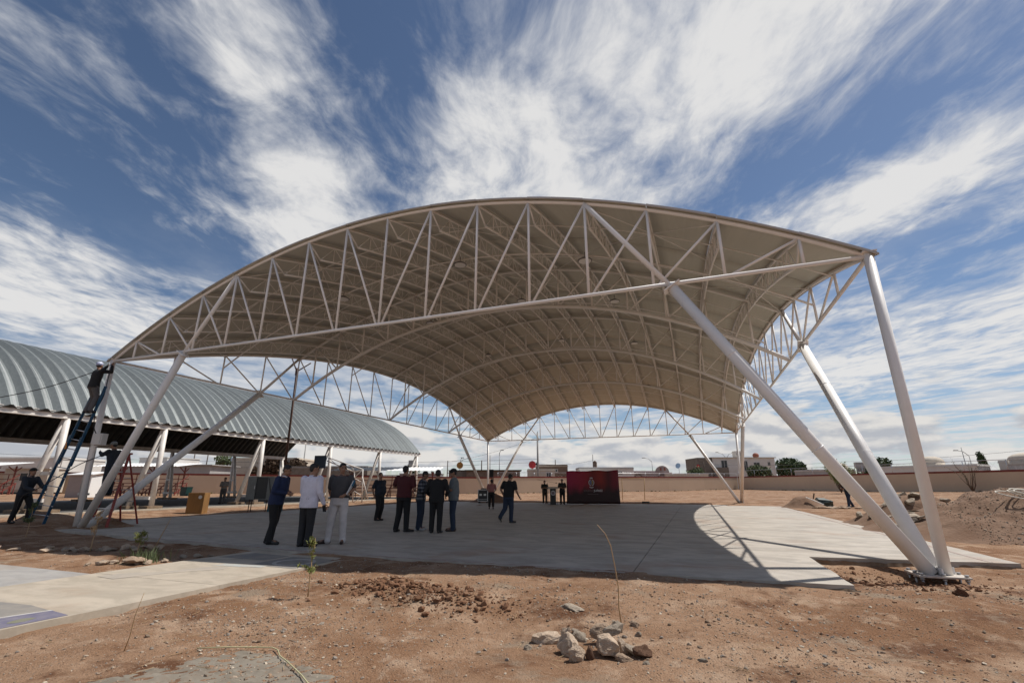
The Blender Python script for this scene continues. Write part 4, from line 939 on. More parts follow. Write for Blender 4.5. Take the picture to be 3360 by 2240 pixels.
for sgn in (-1, 1):
    pr_ = None
    for k in range(11):
        a = R(-82 + k * 15.5); p = (cx + sgn * .205 * math.cos(a), cz_ + .235 * math.sin(a)); q_ = (cx + sgn * .165 * math.cos(a), cz_ + .19 * math.sin(a))
        if pr_: crest.add([(pr_[0][0], -.05, pr_[0][1]), (p[0], -.05, p[1]), (q_[0], -.05, q_[1]), (pr_[1][0], -.05, pr_[1][1])], [(0, 1, 2, 3) if sgn > 0 else (3, 2, 1, 0)])
        pr_ = (p, q_)
crest.add([(cx + x, -.05, cz_ - .30 + z) for x, z in ((-.16, .03), (-.05, -.02), (.05, -.02), (.16, .03), (.13, -.04), (.04, -.085), (-.04, -.085), (-.13, -.04))], [(0, 7, 6, 1), (1, 6, 5, 2), (2, 5, 4, 3)])
crest.add([(cx + x, -.05, cz_ + .27 + z) for x, z in ((-.09, 0), (.09, 0), (.11, .10), (.05, .05), (0, .13), (-.05, .05), (-.11, .10))], [(0, 1, 2, 3, 5, 6), (3, 4, 5)])
crest.build('crest_wreath', 'print_white', bd)
MB().add([(cx + x, -.049, cz_ + z) for x, z in ((-.13, .16), (0, .16), (0, -.17), (-.09, -.10), (-.13, 0))], [(0, 4, 3, 2, 1)]).build('crest_field', 'print_blue', bd)
MB().add([(cx + x, -.049, cz_ + z) for x, z in ((.005, .16), (.13, .16), (.13, 0), (.09, -.10), (.005, -.17))], [(0, 4, 3, 2, 1)]).build('crest_field', 'print_gold', bd)
# ------------------------------------------------------------------ lectern and microphone
lec = empty('lectern', (-2.02, 24.14, 0), R(20)); thing(lec, 'black lectern with a round white seal and slanted top beside the backdrop', 'lectern')
MB().prism([(-.36, -.20), (.36, -.20), (.36, .22), (-.36, .22)], .0, .035).build('base', 'dark_plastic', lec)
b = MB(); b.add([(-.20, -.10, .035), (.20, -.10, .035), (.20, .10, .035), (-.20, .10, .035), (-.215, -.13, 1.10), (.215, -.13, 1.10), (.215, .12, 1.10), (-.215, .12, 1.10)], [(0, 3, 2, 1), (4, 5, 6, 7), (0, 1, 5, 4), (1, 2, 6, 5), (2, 3, 7, 6), (3, 0, 4, 7)]); b.build('column', 'dark_plastic', lec)
MB().box((0, 0, 1.16), (.74, .50, .03), M=Matrix.Rotation(R(12), 3, 'X')).build('top_board', 'house_cream', lec)
for x in (-.30, .30): MB().tube((x, .15, .03), (x, .12, 1.12), .014, 7).build('side_tube', 'aluminium', lec)
sl = MB().path([(0, -.122, .80), (0, -.128, .80)], [.165, .165], 20).build('seal', 'print_white', lec); MB().path([(0, -.129, .80), (0, -.132, .80)], [.11, .11], 16).build('seal_centre', 'print_grey', sl)
mic = empty('microphone_stand', (-2.55, 24.55, 0)); thing(mic, 'thin boom microphone stand leaning over the lectern', 'microphone stand')
b = MB(); b.tube((0, 0, .02), (0, 0, 1.55), .011, 7); b.build('pole', 'dark_plastic', mic)
MB().tube((-.75, -.1, 1.74), (.62, .1, 1.50), .008, 6).build('boom', 'dark_plastic', mic)
MB().capsule((.60, .1, 1.50), (.70, .11, 1.50), .022, .028).build('microphone', 'dark_plastic', mic)
for a in (0, 2.1, 4.2): MB().tube((0, 0, .22), (.30 * math.cos(a), .30 * math.sin(a), .012), .009, 6).build('leg', 'dark_plastic', mic)
# ------------------------------------------------------------------ loudspeaker, flight case
sp_ = empty('speaker_stand', (-9.66, 30.7, ground_at(-9.66, 30.7))); thing(sp_, 'black tripod speaker stand behind the woman in pink', 'speaker stand')
MB().tube((0, 0, .3), (0, 0, 2.0), .02, 8).build('pole', 'dark_plastic', sp_)
for a in (.3, 2.4, 4.5): MB().tube((0, 0, .75), (.85 * math.cos(a), .85 * math.sin(a), .02), .016, 6).build('leg', 'dark_plastic', sp_)
ls_ = empty('loudspeaker', (-9.66, 30.7, 2.02 + ground_at(-9.66, 30.7)), R(20)); thing(ls_, 'black loudspeaker on a tripod in front of the rear corner column', 'loudspeaker')
MB().prism([(-.20, -.2), (.20, -.2), (.15, .2), (-.15, .2)], 0, .68).build('cabinet', 'dark_plastic', ls_, .01); MB().box((0, -.205, .34), (.36, .012, .62)).build('grille', 'black_rubber', ls_)
fc = empty('flight_case', (-8.22, 25.75, ground_at(-8.2, 25.7) if False else 0.0), R(15)); thing(fc, 'black wheeled flight case with silver edges and two pale latches', 'flight case')
MB().box((0, 0, .57), (.76, .62, .84)).build('shell', 'dark_plastic', fc)
b = MB()
for x in (-.38, .38):
    for y in (-.31, .31): b.box((x, y, .57), (.035, .035, .86))
for z in (.15, .99):
    for y in (-.31, .31): b.box((0, y, z), (.76, .04, .035))
    for x in (-.38, .38): b.box((x, 0, z), (.04, .62, .035))
b.box((0, -.315, .28), (.74, .02, .02)); b.build('edge_trim', 'aluminium', fc)
for x in (-.17, .17): MB().box((x, -.322, .62), (.19, .02, .14)).build('latch', 'white_sheet', fc)
for x in (-.3, .3):
    for y in (-.24, .24): MB().path([(x - .03, y, .065), (x + .03, y, .065)], .065, 12).build('caster', 'black_rubber', fc)
cbm = MB(); rr = random.Random(4); pts = [(.25 * math.cos(k * 1.3) * (1 - k * .02), .2 * math.sin(k * 1.3), 1.03 + .012 * k * .5) for k in range(14)]; cbm.path(pts, .022, 6); c_ = cbm.build('coiled_cable', 'cord_black'); c_.location = (-8.22, 25.75, 0); thing(c_, 'coil of black cable lying on top of the flight case', 'cable')
# small soccer goal, dark block
gl = empty('goal_frame', (1.10, 37.0, ground_at(1.1, 37))); thing(gl, 'thin rusty pipe goal frame standing right of the backdrop', 'goal')
MB().tube((0, 0, 0), (.08, -.2, 1.93), .032, 8).build('post', 'dry_stem', gl); MB().tube((2.05, -.3, -.03), (2.17, -.5, 1.93), .032, 8).build('post', 'dry_stem', gl); MB().tube((.06, -.2, 1.93), (2.19, -.5, 1.93), .030, 8).build('crossbar', 'dry_stem', gl)
bk = MB().box((4.0, 28.6, ground_at(4, 28.6) + .06), (.55, .22, .14), .1).build('concrete_block', 'cabinet_dark'); thing(bk, 'small dark block lying behind the slab right of the backdrop', 'block')
# ------------------------------------------------------------------ electrical cabinet, board, teal box
ec = empty('electrical_cabinet', (-13.75, 9.45, -.03), R(24)); thing(ec, 'grey electrical cabinet on thin legs with its doors open', 'cabinet')
MB().box((-.10, .15, 1.22), (1.10, .36, 1.16)).build('shell', 'cabinet_grey', ec); MB().box((-.10, -.035, 1.22), (1.02, .02, 1.08)).build('dark_interior', 'cabinet_dark', ec)
d1 = MB().box((-.52, -.06, 1.22), (.44, .03, 1.14)).build('door', 'cabinet_grey', ec); MB().box((-.34, -.085, 1.25), (.025, .03, .16)).build('handle', 'aluminium', d1)
d2 = MB().box((.55, -.12, 1.20), (.50, .03, 1.16), R(-10)).build('door', 'cabinet_grey', ec); MB().beam((.36, -.16, 1.72), (.62, -.20, .68), .03, .03).build('door_stay', 'cabinet_dark', d2)
for x in (-.55, .32):
    for y in (.02, .28): MB().tube((x, y, 0), (x, y, .66), .022, 6).build('leg', 'rust_pipe', ec)
tb = empty('teal_box', (-13.20, 9.85, -.02), R(22)); thing(tb, 'teal painted steel box standing under the open electrical cabinet', 'box')
MB().box((.0, .22, .34), (.62, .42, .68)).build('body', 'teal_paint', tb, .008); MB().path([(.06, -.012, .52), (.06, -.018, .52)], [.06, .06], 14).build('round_label', 'paper_grey', tb); MB().box((0, .22, .69), (.65, .45, .02)).build('lid', 'teal_paint', tb)
bo = empty('plywood_board', (-15.95, 7.55, -.05), R(26)); thing(bo, 'yellowish plywood box panel standing at the left edge of the slab', 'board')
MB().box((0, .25, .50), (.78, .55, 1.02)).build('panel', 'ply_yellow', bo, .006); MB().path([(.20, -.030, .80), (.20, -.034, .80)], [.09, .09], 10).build('grey_sticker', 'paper_grey', bo)
bn = empty('waste_bin', (-41.6, 25.4, gzf(-41.6, 25.4) + .05), R(10)); thing(bn, 'dark green square waste bin near the red bleachers', 'bin')
MB().add([(-.32, -.32, 0), (.32, -.32, 0), (.32, .32, 0), (-.32, .32, 0), (-.38, -.38, .85), (.38, -.38, .85), (.38, .38, .85), (-.38, .38, .85)], [(0, 3, 2, 1), (4, 5, 6, 7), (0, 1, 5, 4), (1, 2, 6, 5), (2, 3, 7, 6), (3, 0, 4, 7)]).build('body', 'bin_green', bn); MB().box((0, 0, .87), (.80, .80, .05)).build('rim', 'bin_green', bn)
# rusty pipe mast with a forked top beside the canopy
ms = empty('forked_pipe_mast', (-14.95, 12.0, -.05)); thing(ms, 'tall rusty pipe mast with a forked top rising under the canopy edge', 'mast')
MB().tube((0, 0, 0), (1.75, -1.85, 7.75), .075, 12, .055).build('pipe', 'rust_pipe', ms)
MB().tube((1.73, -1.83, 7.65), (1.55, -2.15, 8.42), .035, 8).build('prong', 'rust_pipe', ms); MB().tube((1.73, -1.83, 7.65), (2.55, -1.68, 8.12), .035, 8).build('prong', 'rust_pipe', ms); MB().tube((1.68, -1.78, 7.45), (1.77, -1.87, 7.85), .085, 12).build('collar', 'rust_pipe', ms)
# ------------------------------------------------------------------ basketball hoop
hp = empty('basketball_hoop', (-17.7, 22.0, .0)); thing(hp, 'white lattice basketball stand with a navy backboard under the shelter edge', 'basketball hoop')
A, B_ = Vector((-.05, 0, .05)), Vector((.05, -.35, 2.55)); tk = MB()
for (p, q) in (((-.15, 0, .0), (0, -.3, 2.35)), ((.55, .25, .0), (.62, -.1, 2.55)), ((0, -.3, 2.35), (-1.9, -1.4, 3.2)), ((.62, -.1, 2.55), (-1.85, -1.35, 3.45)), ((.62, -.1, 2.55), (0, -.3, 2.35)), ((.95, .4, .35), (.62, -.1, 2.0))):
    tk.tube(p, q, .045, 8)
tk.build('frame', 'white_paint_old', hp); lt = MB()
for k in range(5):
    p = Vector((-.15, 0, 0)).lerp(Vector((0, -.3, 2.35)), k / 5); q = Vector((.55, .25, 0)).lerp(Vector((.62, -.1, 2.55)), (k + 1) / 5); lt.tube(p, q, .03, 6) if k % 2 == 0 else lt.tube(Vector((.55, .25, 0)).lerp(Vector((.62, -.1, 2.55)), k / 5), Vector((-.15, 0, 0)).lerp(Vector((0, -.3, 2.35)), (k + 1) / 5), .03, 6)
for k in range(3):
    lt.tube(Vector((0, -.3, 2.35)).lerp(Vector((-1.9, -1.4, 3.2)), k / 3), Vector((.62, -.1, 2.55)).lerp(Vector((-1.85, -1.35, 3.45)), (k + 1) / 3), .025, 6)
lt.build('lattice', 'white_paint_old', hp)
MB().box((-2.28, -1.72, 3.10), (1.02, .05, .98), R(10)).build('backboard', 'navy_board', hp)
rim = MB().path([(-2.35 + .22 * math.cos(k * math.pi / 8), -2.02 + .22 * math.sin(k * math.pi / 8), 2.75) for k in range(17)], .012, 6, False).build('rim', 'tank_orange', hp)
# ------------------------------------------------------------------ bleachers
def bleacher(name, O, rz, ln, rows, roofed, label, posts=3, ph=2.75):
    t = empty(name, O, rz); thing(t, label, 'bleachers')
    for k in range(rows): MB().box((ln / 2, .55 * k, .30 + .32 * k), (ln, .28, .07)).build('seat_plank', 'red_steel', t)
    n = int(ln / 1.1)
    for k in range(n + 1):
        x = ln * k / n
        b = MB(); b.beam((x, -.08, .08), (x, .55 * (rows - 1), .26 + .32 * (rows - 1)), .07, .07)
        for j in range(rows): b.beam((x, .55 * j, 0), (x, .55 * j, .28 + .32 * j), .065, .065)
        b.build('support', 'red_steel', t)
    yb = .55 * (rows - 1) + .2; zt = .30 + .32 * (rows - 1); b = MB()
    for z in (.45, .95): b.beam((0, yb, zt + z), (ln, yb, zt + z), .065, .065)
    for k in range(0, n + 1, 2): b.beam((ln * k / n, yb, zt - .2), (ln * k / n, yb, zt + .95), .06, .06)
    for x in (0, ln): b.beam((x, yb, zt + .9), (x, .2, 1.15), .06, .06); b.beam((x, .2, .3), (x, .2, 1.15), .06, .06)
    b.build('guard_rail', 'red_steel', t)
    if roofed:
        for k in range(posts):
            x = .6 + (ln - 1.2) * k / (posts - 1); b = MB(); b.beam((x, yb, 0), (x, yb, ph), .12, .12); b.beam((x, yb, ph - .6), (x, yb - .9, ph - .06), .08, .08); b.beam((x, yb, ph - .6), (x, yb + .6, ph - .1), .08, .08); b.build('roof_post', 'red_steel', t)
        nn = int((ln + 1.6) / .4)
        for k in range(nn):
            x0 = -.8 + k * .4
            MB().add([(x0, -1.3, ph - .05), (x0 + .2, -1.3, ph - .0), (x0 + .395, -1.3, ph - .05), (x0, yb + .9, ph + .42), (x0 + .2, yb + .9, ph + .47), (x0 + .395, yb + .9, ph + .42)], [(0, 1, 4, 3), (1, 2, 5, 4)]).build('roof_sheet', 'white_sheet', t)
    return t
bleacher('bleachers', (-25.6, 29.4, .12), FZ, 9.6, 4, True, 'dark red steel bleachers under a white sheet roof behind the men on the court', 4, 2.62)
bleacher('bleachers', (-52.2, 23.4, .30), FZ, 8.2, 4, True, 'dark red steel bleachers under a white sheet roof seen behind the red ladder', 3, 3.0)
bleacher('bleachers', (-68.0, 17.5, .30), FZ, 6.0, 4, True, 'red posted bleachers in front of the cream cabin at the left edge', 3, 3.1)
cbn = empty('site_cabin', (-66.4, 23.4, .35), R(21)); thing(cbn, 'cream site cabin with a barred window at the far left', 'cabin')
MB().box((0, 1.2, 1.55), (5.2, 2.4, 2.7)).build('shell', 'cabin_cream', cbn); MB().box((0, 1.2, 2.95), (5.5, 2.8, .14)).build('roof', 'house_white', cbn); MB().box((0, 1.2, .12), (5.0, 2.2, .24)).build('skid', 'cabinet_dark', cbn)
window(cbn, (.3, 0, 1.95), 1.9, .95, 0); MB().box((.3, -.05, .95), (2.6, .04, .9)).build('lower_panel', 'house_white', cbn)
shd = empty('white_shed', (-46.9, 18.7, .25), R(21)); thing(shd, 'small white shed with a lean roof left of the red bleachers', 'shed')
MB().box((-.3, .8, 1.0), (1.6, 1.6, 2.0)).build('wall', 'house_mauve', shd); MB().box((.78, .8, 1.0), (.5, 1.6, 2.0)).build('door_face', 'white_sheet', shd); MB().add([(-1.3, -.2, 2.0), (1.2, -.2, 2.02), (1.2, 1.8, 2.3), (-1.3, 1.8, 2.28), (-1.3, -.2, 2.06), (1.2, -.2, 2.1), (1.2, 1.8, 2.38), (-1.3, 1.8, 2.36)], [(0, 3, 2, 1), (4, 5, 6, 7), (0, 1, 5, 4), (1, 2, 6, 5), (2, 3, 7, 6), (3, 0, 4, 7)]).build('roof', 'white_sheet', shd)
# ------------------------------------------------------------------ ladders at the near left footing
bl_ = empty('extension_ladder', (-12.4, -.36, .02)); thing(bl_, 'tall blue extension ladder leaning on the left corner column', 'ladder')
fl, fr, tl, tr = Vector((-13.17, -.20, .10)), Vector((-12.45, -.12, .05)), Vector((-10.97, -.44, 4.62)), Vector((-10.58, -.40, 4.50))
O = bl_.location
for off, (a, b_, c, d) in (('fly_rail', (fl.lerp(tl, .42), tl, fr.lerp(tr, .42), tr)), ('rail', (fl, fl.lerp(tl, .62), fr, fr.lerp(tr, .62)))):
    sh = Vector((-.06, .0, .02)) if off == 'rail' else Vector((0, 0, 0))
    for p, q in ((a, b_), (c, d)):
        MB().beam(p - O + sh, q - O + sh, .075, .045).build(off, 'ladder_blue', bl_)
for k in range(1, 15):
    t_ = k / 15; MB().tube(fl.lerp(tl, t_) - O, fr.lerp(tr, t_) - O, .016, 7).build('rung', 'aluminium', bl_)
for p in (fl, fr): MB().box(p - O + Vector((0, 0, .0)), (.14, .10, .05)).build('foot', 'black_rubber', bl_)
MB().box(fl.lerp(tl, .55) - O + Vector((0, -.03, 0)), (.06, .03, .22)).build('warning_sticker', 'tank_orange', bl_)
rl_ = empty('step_ladder', (-11.0, .75, .0)); thing(rl_, 'red fibreglass step ladder standing beside the left footing', 'ladder'); O = rl_.location
f1, f2, t1, t2 = Vector((-11.25, .50, -.02)), Vector((-10.72, .72, -.02)), Vector((-11.28, .95, 2.35)), Vector((-10.98, 1.05, 2.35)); b1, b2 = Vector((-11.75, 1.75, -.02)), Vector((-11.15, 1.95, -.02))
for p, q in ((f1, t1), (f2, t2)): MB().beam(p - O, q - O, .08, .035).build('front_rail', 'ladder_red', rl_)
for p, q in ((b1, t1), (b2, t2)): MB().beam(p - O, q - O, .05, .03).build('rear_rail', 'ladder_red', rl_)
for k in range(1, 8): MB().beam(f1.lerp(t1, k / 8) - O, f2.lerp(t2, k / 8) - O, .09, .03).build('tread', 'aluminium', rl_)
for k in range(1, 6): MB().tube(b1.lerp(t1, k / 6) - O, b2.lerp(t2, k / 6) - O, .014, 6).build('rear_brace', 'aluminium', rl_)
MB().box((t1 + t2) / 2 - O + Vector((0, 0, .03)), (.42, .26, .06)).build('top_cap', 'ladder_red', rl_)
jb = empty('junction_box', (-11.15, .05, 2.62)); thing(jb, 'pale grey junction box fixed to the left corner column', 'junction box')
MB().box((.33, -.10, .16), (.36, .20, .38), R(12)).build('body', 'paper_grey', jb, .006); MB().box((.33, -.21, .16), (.32, .02, .33), R(12)).build('cover', 'paper_grey', jb)
def cable(pts, r, label, m='cord_black'):
    pts = [Vector(p) for p in pts]; out = []
    for i in range(len(pts) - 1):
        p0, p1, p2, p3 = pts[max(i - 1, 0)], pts[i], pts[i + 1], pts[min(i + 2, len(pts) - 1)]
        for k in range(6):
            t = k / 6; out.append(.5 * ((2 * p1) + (p2 - p0) * t + (2 * p0 - 5 * p1 + 4 * p2 - p3) * t * t + (3 * p1 - p0 - 3 * p2 + p3) * t ** 3))
    out.append(pts[-1]); return thing(MB().path(out, r, 6).build('cable', m), label, 'cable')
cable([(-11.1, -.15, 5.35), (-11.9, -.4, 5.0), (-13.2, -1.2, 4.35), (-15.5, -2.5, 3.75), (-18, -4, 3.45)], .013, 'black cable sagging away to the left from the column top')
cable([(-10.98, -.18, 5.35), (-10.75, -.3, 4.7), (-10.85, -.25, 4.2), (-11.15, -.2, 3.7), (-11.12, -.15, 3.2), (-10.98, -.1, 2.95)], .016, 'black cable hanging down the left corner column to the junction box')
cable([(-10.95, .35, 2.35), (-11.4, -.1, 2.0), (-12.0, -.3, 1.6), (-12.6, -.5, 1.2), (-13.1, -.6, .95), (-13.3, -.55, .45), (-13.5, -.4, .2)], .014, 'black cable looping from the welder to the man below')
# ------------------------------------------------------------------ spoil heaps and rubble
def heap(name, loc, rx, ry, h, seed, m, label, n=46, rough=.16, rz=0.0):
    g = np.linspace(-1.25, 1.25, n); X, Y = np.meshgrid(g, g); r2 = X * X + Y * Y
    Z = h * np.exp(-1.9 * r2 ** 1.15) - .10 * h * r2
    Z += rough * h * (fbm(X, Y, 2.1, 4, seed) * .8 + fbm(X, Y, 6.5, 3, seed + 3) * .28) * np.exp(-1.4 * r2) 
    c, s = math.cos(rz), math.sin(rz); XX, YY = X * rx, Y * ry
    P = np.stack([(c * XX - s * YY).ravel(), (s * XX + c * YY).ravel(), Z.ravel()], 1)
    ii = np.arange(n * n).reshape(n, n); Fh = np.stack([ii[:-1, :-1].ravel(), ii[:-1, 1:].ravel(), ii[1:, 1:].ravel(), ii[1:, :-1].ravel()], 1)
    o = arrays_object(name, P, Fh, m, True); o.location = loc; return thing(o, label, 'dirt heap')
heap('dirt_heap', (16.4, 8.2, -.05), 3.9, 2.9, 1.22, 2.2, 'earth_pile', 'big brown dirt mound behind the near right legs', 110, .30)
heap('dirt_heap', (14.9, 11.2, -.02), 2.2, 1.7, 1.0, 9.3, 'earth_pile', 'reddish dirt shoulder with concrete rubble left of the big mound', 60, .25)
heap('dirt_heap', (13.9, 25.2, .0), 1.25, 1.1, .66, 4.1, 'earth_pile', 'small brown dirt heap at the far right edge of the slab')
heap('dirt_heap', (-8.3, 27.6, -.02), 1.9, 1.2, .68, 6.1, 'earth_pile', 'dark dirt heap behind the flight case')
heap('dirt_heap', (-13.9, .4, .02), 1.0, .8, .42, 7.7, 'earth_pile', 'low reddish dirt heap around the feet of the man at the ladder')
def stone_mesh(seed, sub=2, flat=.75, amp=.28, ang=.6):
    bm_ = bmesh.new(); bmesh.ops.create_icosphere(bm_, subdivisions=sub, radius=1.0); r = random.Random(seed); off = Vector((r.uniform(-50, 50), r.uniform(-50, 50), r.uniform(-50, 50)))
    planes = [(Vector([r.gauss(0, 1) for _ in range(3)]).normalized(), r.uniform(.42, .82)) for _ in range(12)]
    for v in bm_.verts:
        p = v.co.copy()
        for nrm, d in planes:
            k = p.dot(nrm)
            if k > d: p -= nrm * (k - d) * ang * 1.4
        p *= 1 + amp * mnoise.fractal(p * 1.3 + off, 1.0, 2.0, 3) + .10 * mnoise.fractal(p * 4.5 + off, 1.0, 2.0, 3)
        p.z *= flat; v.co = p
    me = bpy.data.meshes.new('rock'); bm_.to_mesh(me); bm_.free()
    me.polygons.foreach_set('use_smooth', [True] * len(me.polygons)); me.set_sharp_from_angle(angle=R(20)); return me
STONES = {}
def stone(loc, size, rot, seed, m, label, cat='rock', name='rock', group=None, flat=.75, sub=3):
    key = (seed, m, flat, sub)
    if key not in STONES:
        me = stone_mesh(seed, sub, flat); me.materials.append(MATS[m]); STONES[key] = me
    o = bpy.data.objects.new(name, STONES[key]); col.objects.link(o); o.location = loc; o.scale = size; o.rotation_euler = rot
    return thing(o, label, cat, group)
# ------------------------------------------------------------------ people
mat('skin', (.30, .165, .105), .55, c2=(.25, .13, .08), scale=9); mat('hair_black', (.012, .010, .009), .6); mat('hair_grey', (.05, .045, .042), .7); mat('eye_dark', (.01, .008, .008), .2); mat('lip', (.20, .075, .06), .5)
def cloth(name, c, c2=None): return mat(name, c, .85, c2=c2 or tuple(k * .72 for k in c), scale=7, amount=.8, bump=.25, bscale=18)
cloth('navy_blazer', (.012, .024, .075)); cloth('black_cloth', (.010, .010, .011)); cloth('white_shirt', (.70, .68, .78)); cloth('charcoal', (.022, .022, .024)); cloth('grey_shirt', (.068, .064, .066)); cloth('white_denim', (.62, .58, .565)); cloth('navy_polo', (.012, .018, .030)); cloth('maroon_polo', (.075, .011, .014)); cloth('jeans', (.020, .034, .065)); cloth('teal_grey', (.15, .17, .178)); cloth('pink_top', (.34, .14, .13)); cloth('brown_trousers', (.050, .036, .024)); cloth('olive_shirt', (.020, .022, .018)); cloth('work_blue', (.014, .020, .030)); cloth('grey_trousers', (.10, .095, .095)); cloth('pale_shirt', (.24, .225, .22))
mat('shoe_black', (.012, .011, .011), .45); mat('shoe_white', (.42, .42, .43), .5); mat('sole_white', (.40, .38, .36), .7); mat('shoe_brown', (.035, .018, .014), .5); mat('helmet_blue', (.10, .17, .46), .3, c2=(.45, .48, .60), scale=5, amount=.4); mat('book_white', (.60, .60, .60), .7); mat('book_blue', (.02, .16, .30), .5)
def plaid():
    m = bpy.data.materials.new('plaid_shirt'); m.use_nodes = True; t = m.node_tree; b = t.nodes['Principled BSDF']; K = t.links.new; b.inputs['Roughness'].default_value = .85
    tcn = t.nodes.new('ShaderNodeTexCoord'); sp = t.nodes.new('ShaderNodeSeparateXYZ'); K(tcn.outputs['Object'], sp.inputs[0]); fs = []
    for ch in (0, 2):
        a = t.nodes.new('ShaderNodeMath'); a.operation = 'MULTIPLY'; K(sp.outputs[ch], a.inputs[0]); a.inputs[1].default_value = 9.5
        f = t.nodes.new('ShaderNodeMath'); f.operation = 'FRACT'; K(a.outputs[0], f.inputs[0]); g = t.nodes.new('ShaderNodeMath'); g.operation = 'GREATER_THAN'; K(f.outputs[0], g.inputs[0]); g.inputs[1].default_value = .55; fs.append(g.outputs[0])
    s = t.nodes.new('ShaderNodeMath'); s.operation = 'ADD'; K(fs[0], s.inputs[0]); K(fs[1], s.inputs[1]); h = t.nodes.new('ShaderNodeMath'); h.operation = 'MULTIPLY'; K(s.outputs[0], h.inputs[0]); h.inputs[1].default_value = .5
    r = t.nodes.new('ShaderNodeValToRGB'); K(h.outputs[0], r.inputs[0]); e = r.color_ramp.elements; e[0].color = (.012, .015, .022, 1); e[1].color = (.20, .21, .23, 1); x = e.new(.5); x.color = (.045, .055, .075, 1)
    K(r.outputs[0], b.inputs['Base Color']); MATS['plaid_shirt'] = m
plaid()
def remeshed(name, mb, m, parent, vox, smooth=4):
    me = mb.mesh(name); tmp = bpy.data.objects.new(name, me); col.objects.link(tmp)
    rm = tmp.modifiers.new('r', 'REMESH'); rm.mode = 'VOXEL'; rm.voxel_size = vox; rm.use_smooth_shade = True
    if smooth: sm = tmp.modifiers.new('s', 'SMOOTH'); sm.iterations = smooth; sm.factor = .5
    dg = bpy.context.evaluated_depsgraph_get(); out = bpy.data.meshes.new_from_object(tmp.evaluated_get(dg)); bpy.data.objects.remove(tmp); bpy.data.meshes.remove(me)
    out.name = name; out.materials.clear(); out.materials.append(MATS[m]); o = bpy.data.objects.new(name, out); col.objects.link(o); o.parent = parent; return o
def person(label, loc, heading, h=1.75, lean=0.0, side=0.0, head=(0, 0), arms=None, legs=None, top='grey_shirt', bottom='charcoal', shoes='shoe_black', sleeve='short', hem=.88, belly=0.0, hat=None, hair='hair_black', ponytail=False, woman=False, vox=.013, sole=None, width=1.0, trouser_end=1.0, hand_curl=.5, twist=0.0, collar=None, belt=False):
    """heading: compass of the chest in degrees from +x; arms / legs: per side (-1 left, +1 right) joint positions in body space"""
    width = width * 1.12; s = h / 1.75; t = empty('person', loc, R(heading - 90)); thing(t, label, 'person')
    piv = Vector((0, 0, .93))
    def bend(p, k=1.0):
        p = Vector(p)
        if p.z <= piv.z: return p
        q = p - piv; f = min(1.0, (p.z - piv.z) / .25)
        M = Matrix.Rotation(-R(lean) * f * k, 3, 'X') @ Matrix.Rotation(R(side) * f * k, 3, 'Y')
        return piv + M @ q
    A = {}
    for sd in (-1, 1):
        a = dict(sh=(sd * .175 * width, -.005, 1.415), el=(sd * .255 * width, -.03, 1.13), wr=(sd * .265 * width, .06, .88))
        if arms and sd in arms: a.update(arms[sd])
        raw = a.get('abs', False); A[sd] = {k: (bend(v) if k == 'sh' or not raw else Vector(v)) for k, v in a.items() if k in ('sh', 'el', 'wr')}
    LG = {}
    for sd in (-1, 1):
        l = dict(hip=(sd * .096, 0, .90), kn=(sd * .112, .02, .49), an=(sd * .115, -.02, .085), toe=(sd * .15, .17, .03))
        if legs and sd in legs: l.update(legs[sd])
        LG[sd] = {k: Vector(v) for k, v in l.items()}
    sc_ = lambda p: Vector(p) * s
    X, Y = Vector((1, 0, 0)), Vector((0, 1, 0)); wd = (.93 if woman else 1.0) * width
    def torso(mb, g, zlo, zhi, flare=0.0):
        prof = [(.80, .168, .118), (.86, .172, .120), (.93, .172, .122), (1.02, .158 + belly * .35, .112 + belly * .8), (1.10, .155 + belly * .4, .110 + belly), (1.20, .168 + belly * .25, .115 + belly * .6), (1.30, .180, .118), (1.38, .178, .108), (1.43, .150, .092), (1.465, .095, .075), (1.50, .064, .064), (1.55, .056, .06)]
        rings = []
        for z, rx, ry in prof:
            if z < zlo - .07 or z > zhi + .03: continue
            z = min(max(z, zlo), zhi); fl = flare * max(0, (1.0 - z) / .2)
            c = bend((0, (belly * .45 if 1.0 < z < 1.25 else 0) , z)); th = -R(lean) * min(1, max(0, (z - .93) / .25))
            Yx = Matrix.Rotation(th, 3, 'X') @ Y; rings.append((c * s, (rx * wd + g + fl) * s, (ry * 1.14 + g + fl) * s, X, Yx))
        mb.loft(rings, 18)
    # --- skin: one continuous body
    body = MB(); torso(body, -.010, .92, 1.55)
    hc = bend((0, .012, 1.635)); nk = bend((0, -.005, 1.47)); turn = Matrix.Rotation(R(head[0]), 3, 'Z') @ Matrix.Rotation(-R(head[1]), 3, 'X'); tl = Matrix.Rotation(-R(lean * .35), 3, 'X') @ turn
    hc = nk + (hc - nk) + turn @ Vector((0, .02, 0)) - Vector((0, .02, 0)) + Vector((0, .0018 * head[1], -.0008 * abs(head[1])))
    hp_ = lambda x, y, z: (hc + tl @ Vector((x * 1.08, y * 1.08, z * 1.06 + .006))) * s
    body.capsule(nk * s, (hc + Vector((0, -.015, -.06))) * s, .056 * s, .054 * s)
    body.ell(hp_(0, -.012, .022), (.080 * s, .099 * s, .098 * s), tl); body.ell(hp_(0, .022, -.045), (.061 * s, .071 * s, .073 * s), tl); body.capsule(hp_(0, .078, .012), hp_(0, .098, -.022), .010 * s, .014 * s, 8)
    for sd in (-1, 1): body.ell(hp_(sd * .076, -.008, -.005), (.012 * s, .022 * s, .034 * s), tl, 8, 6)
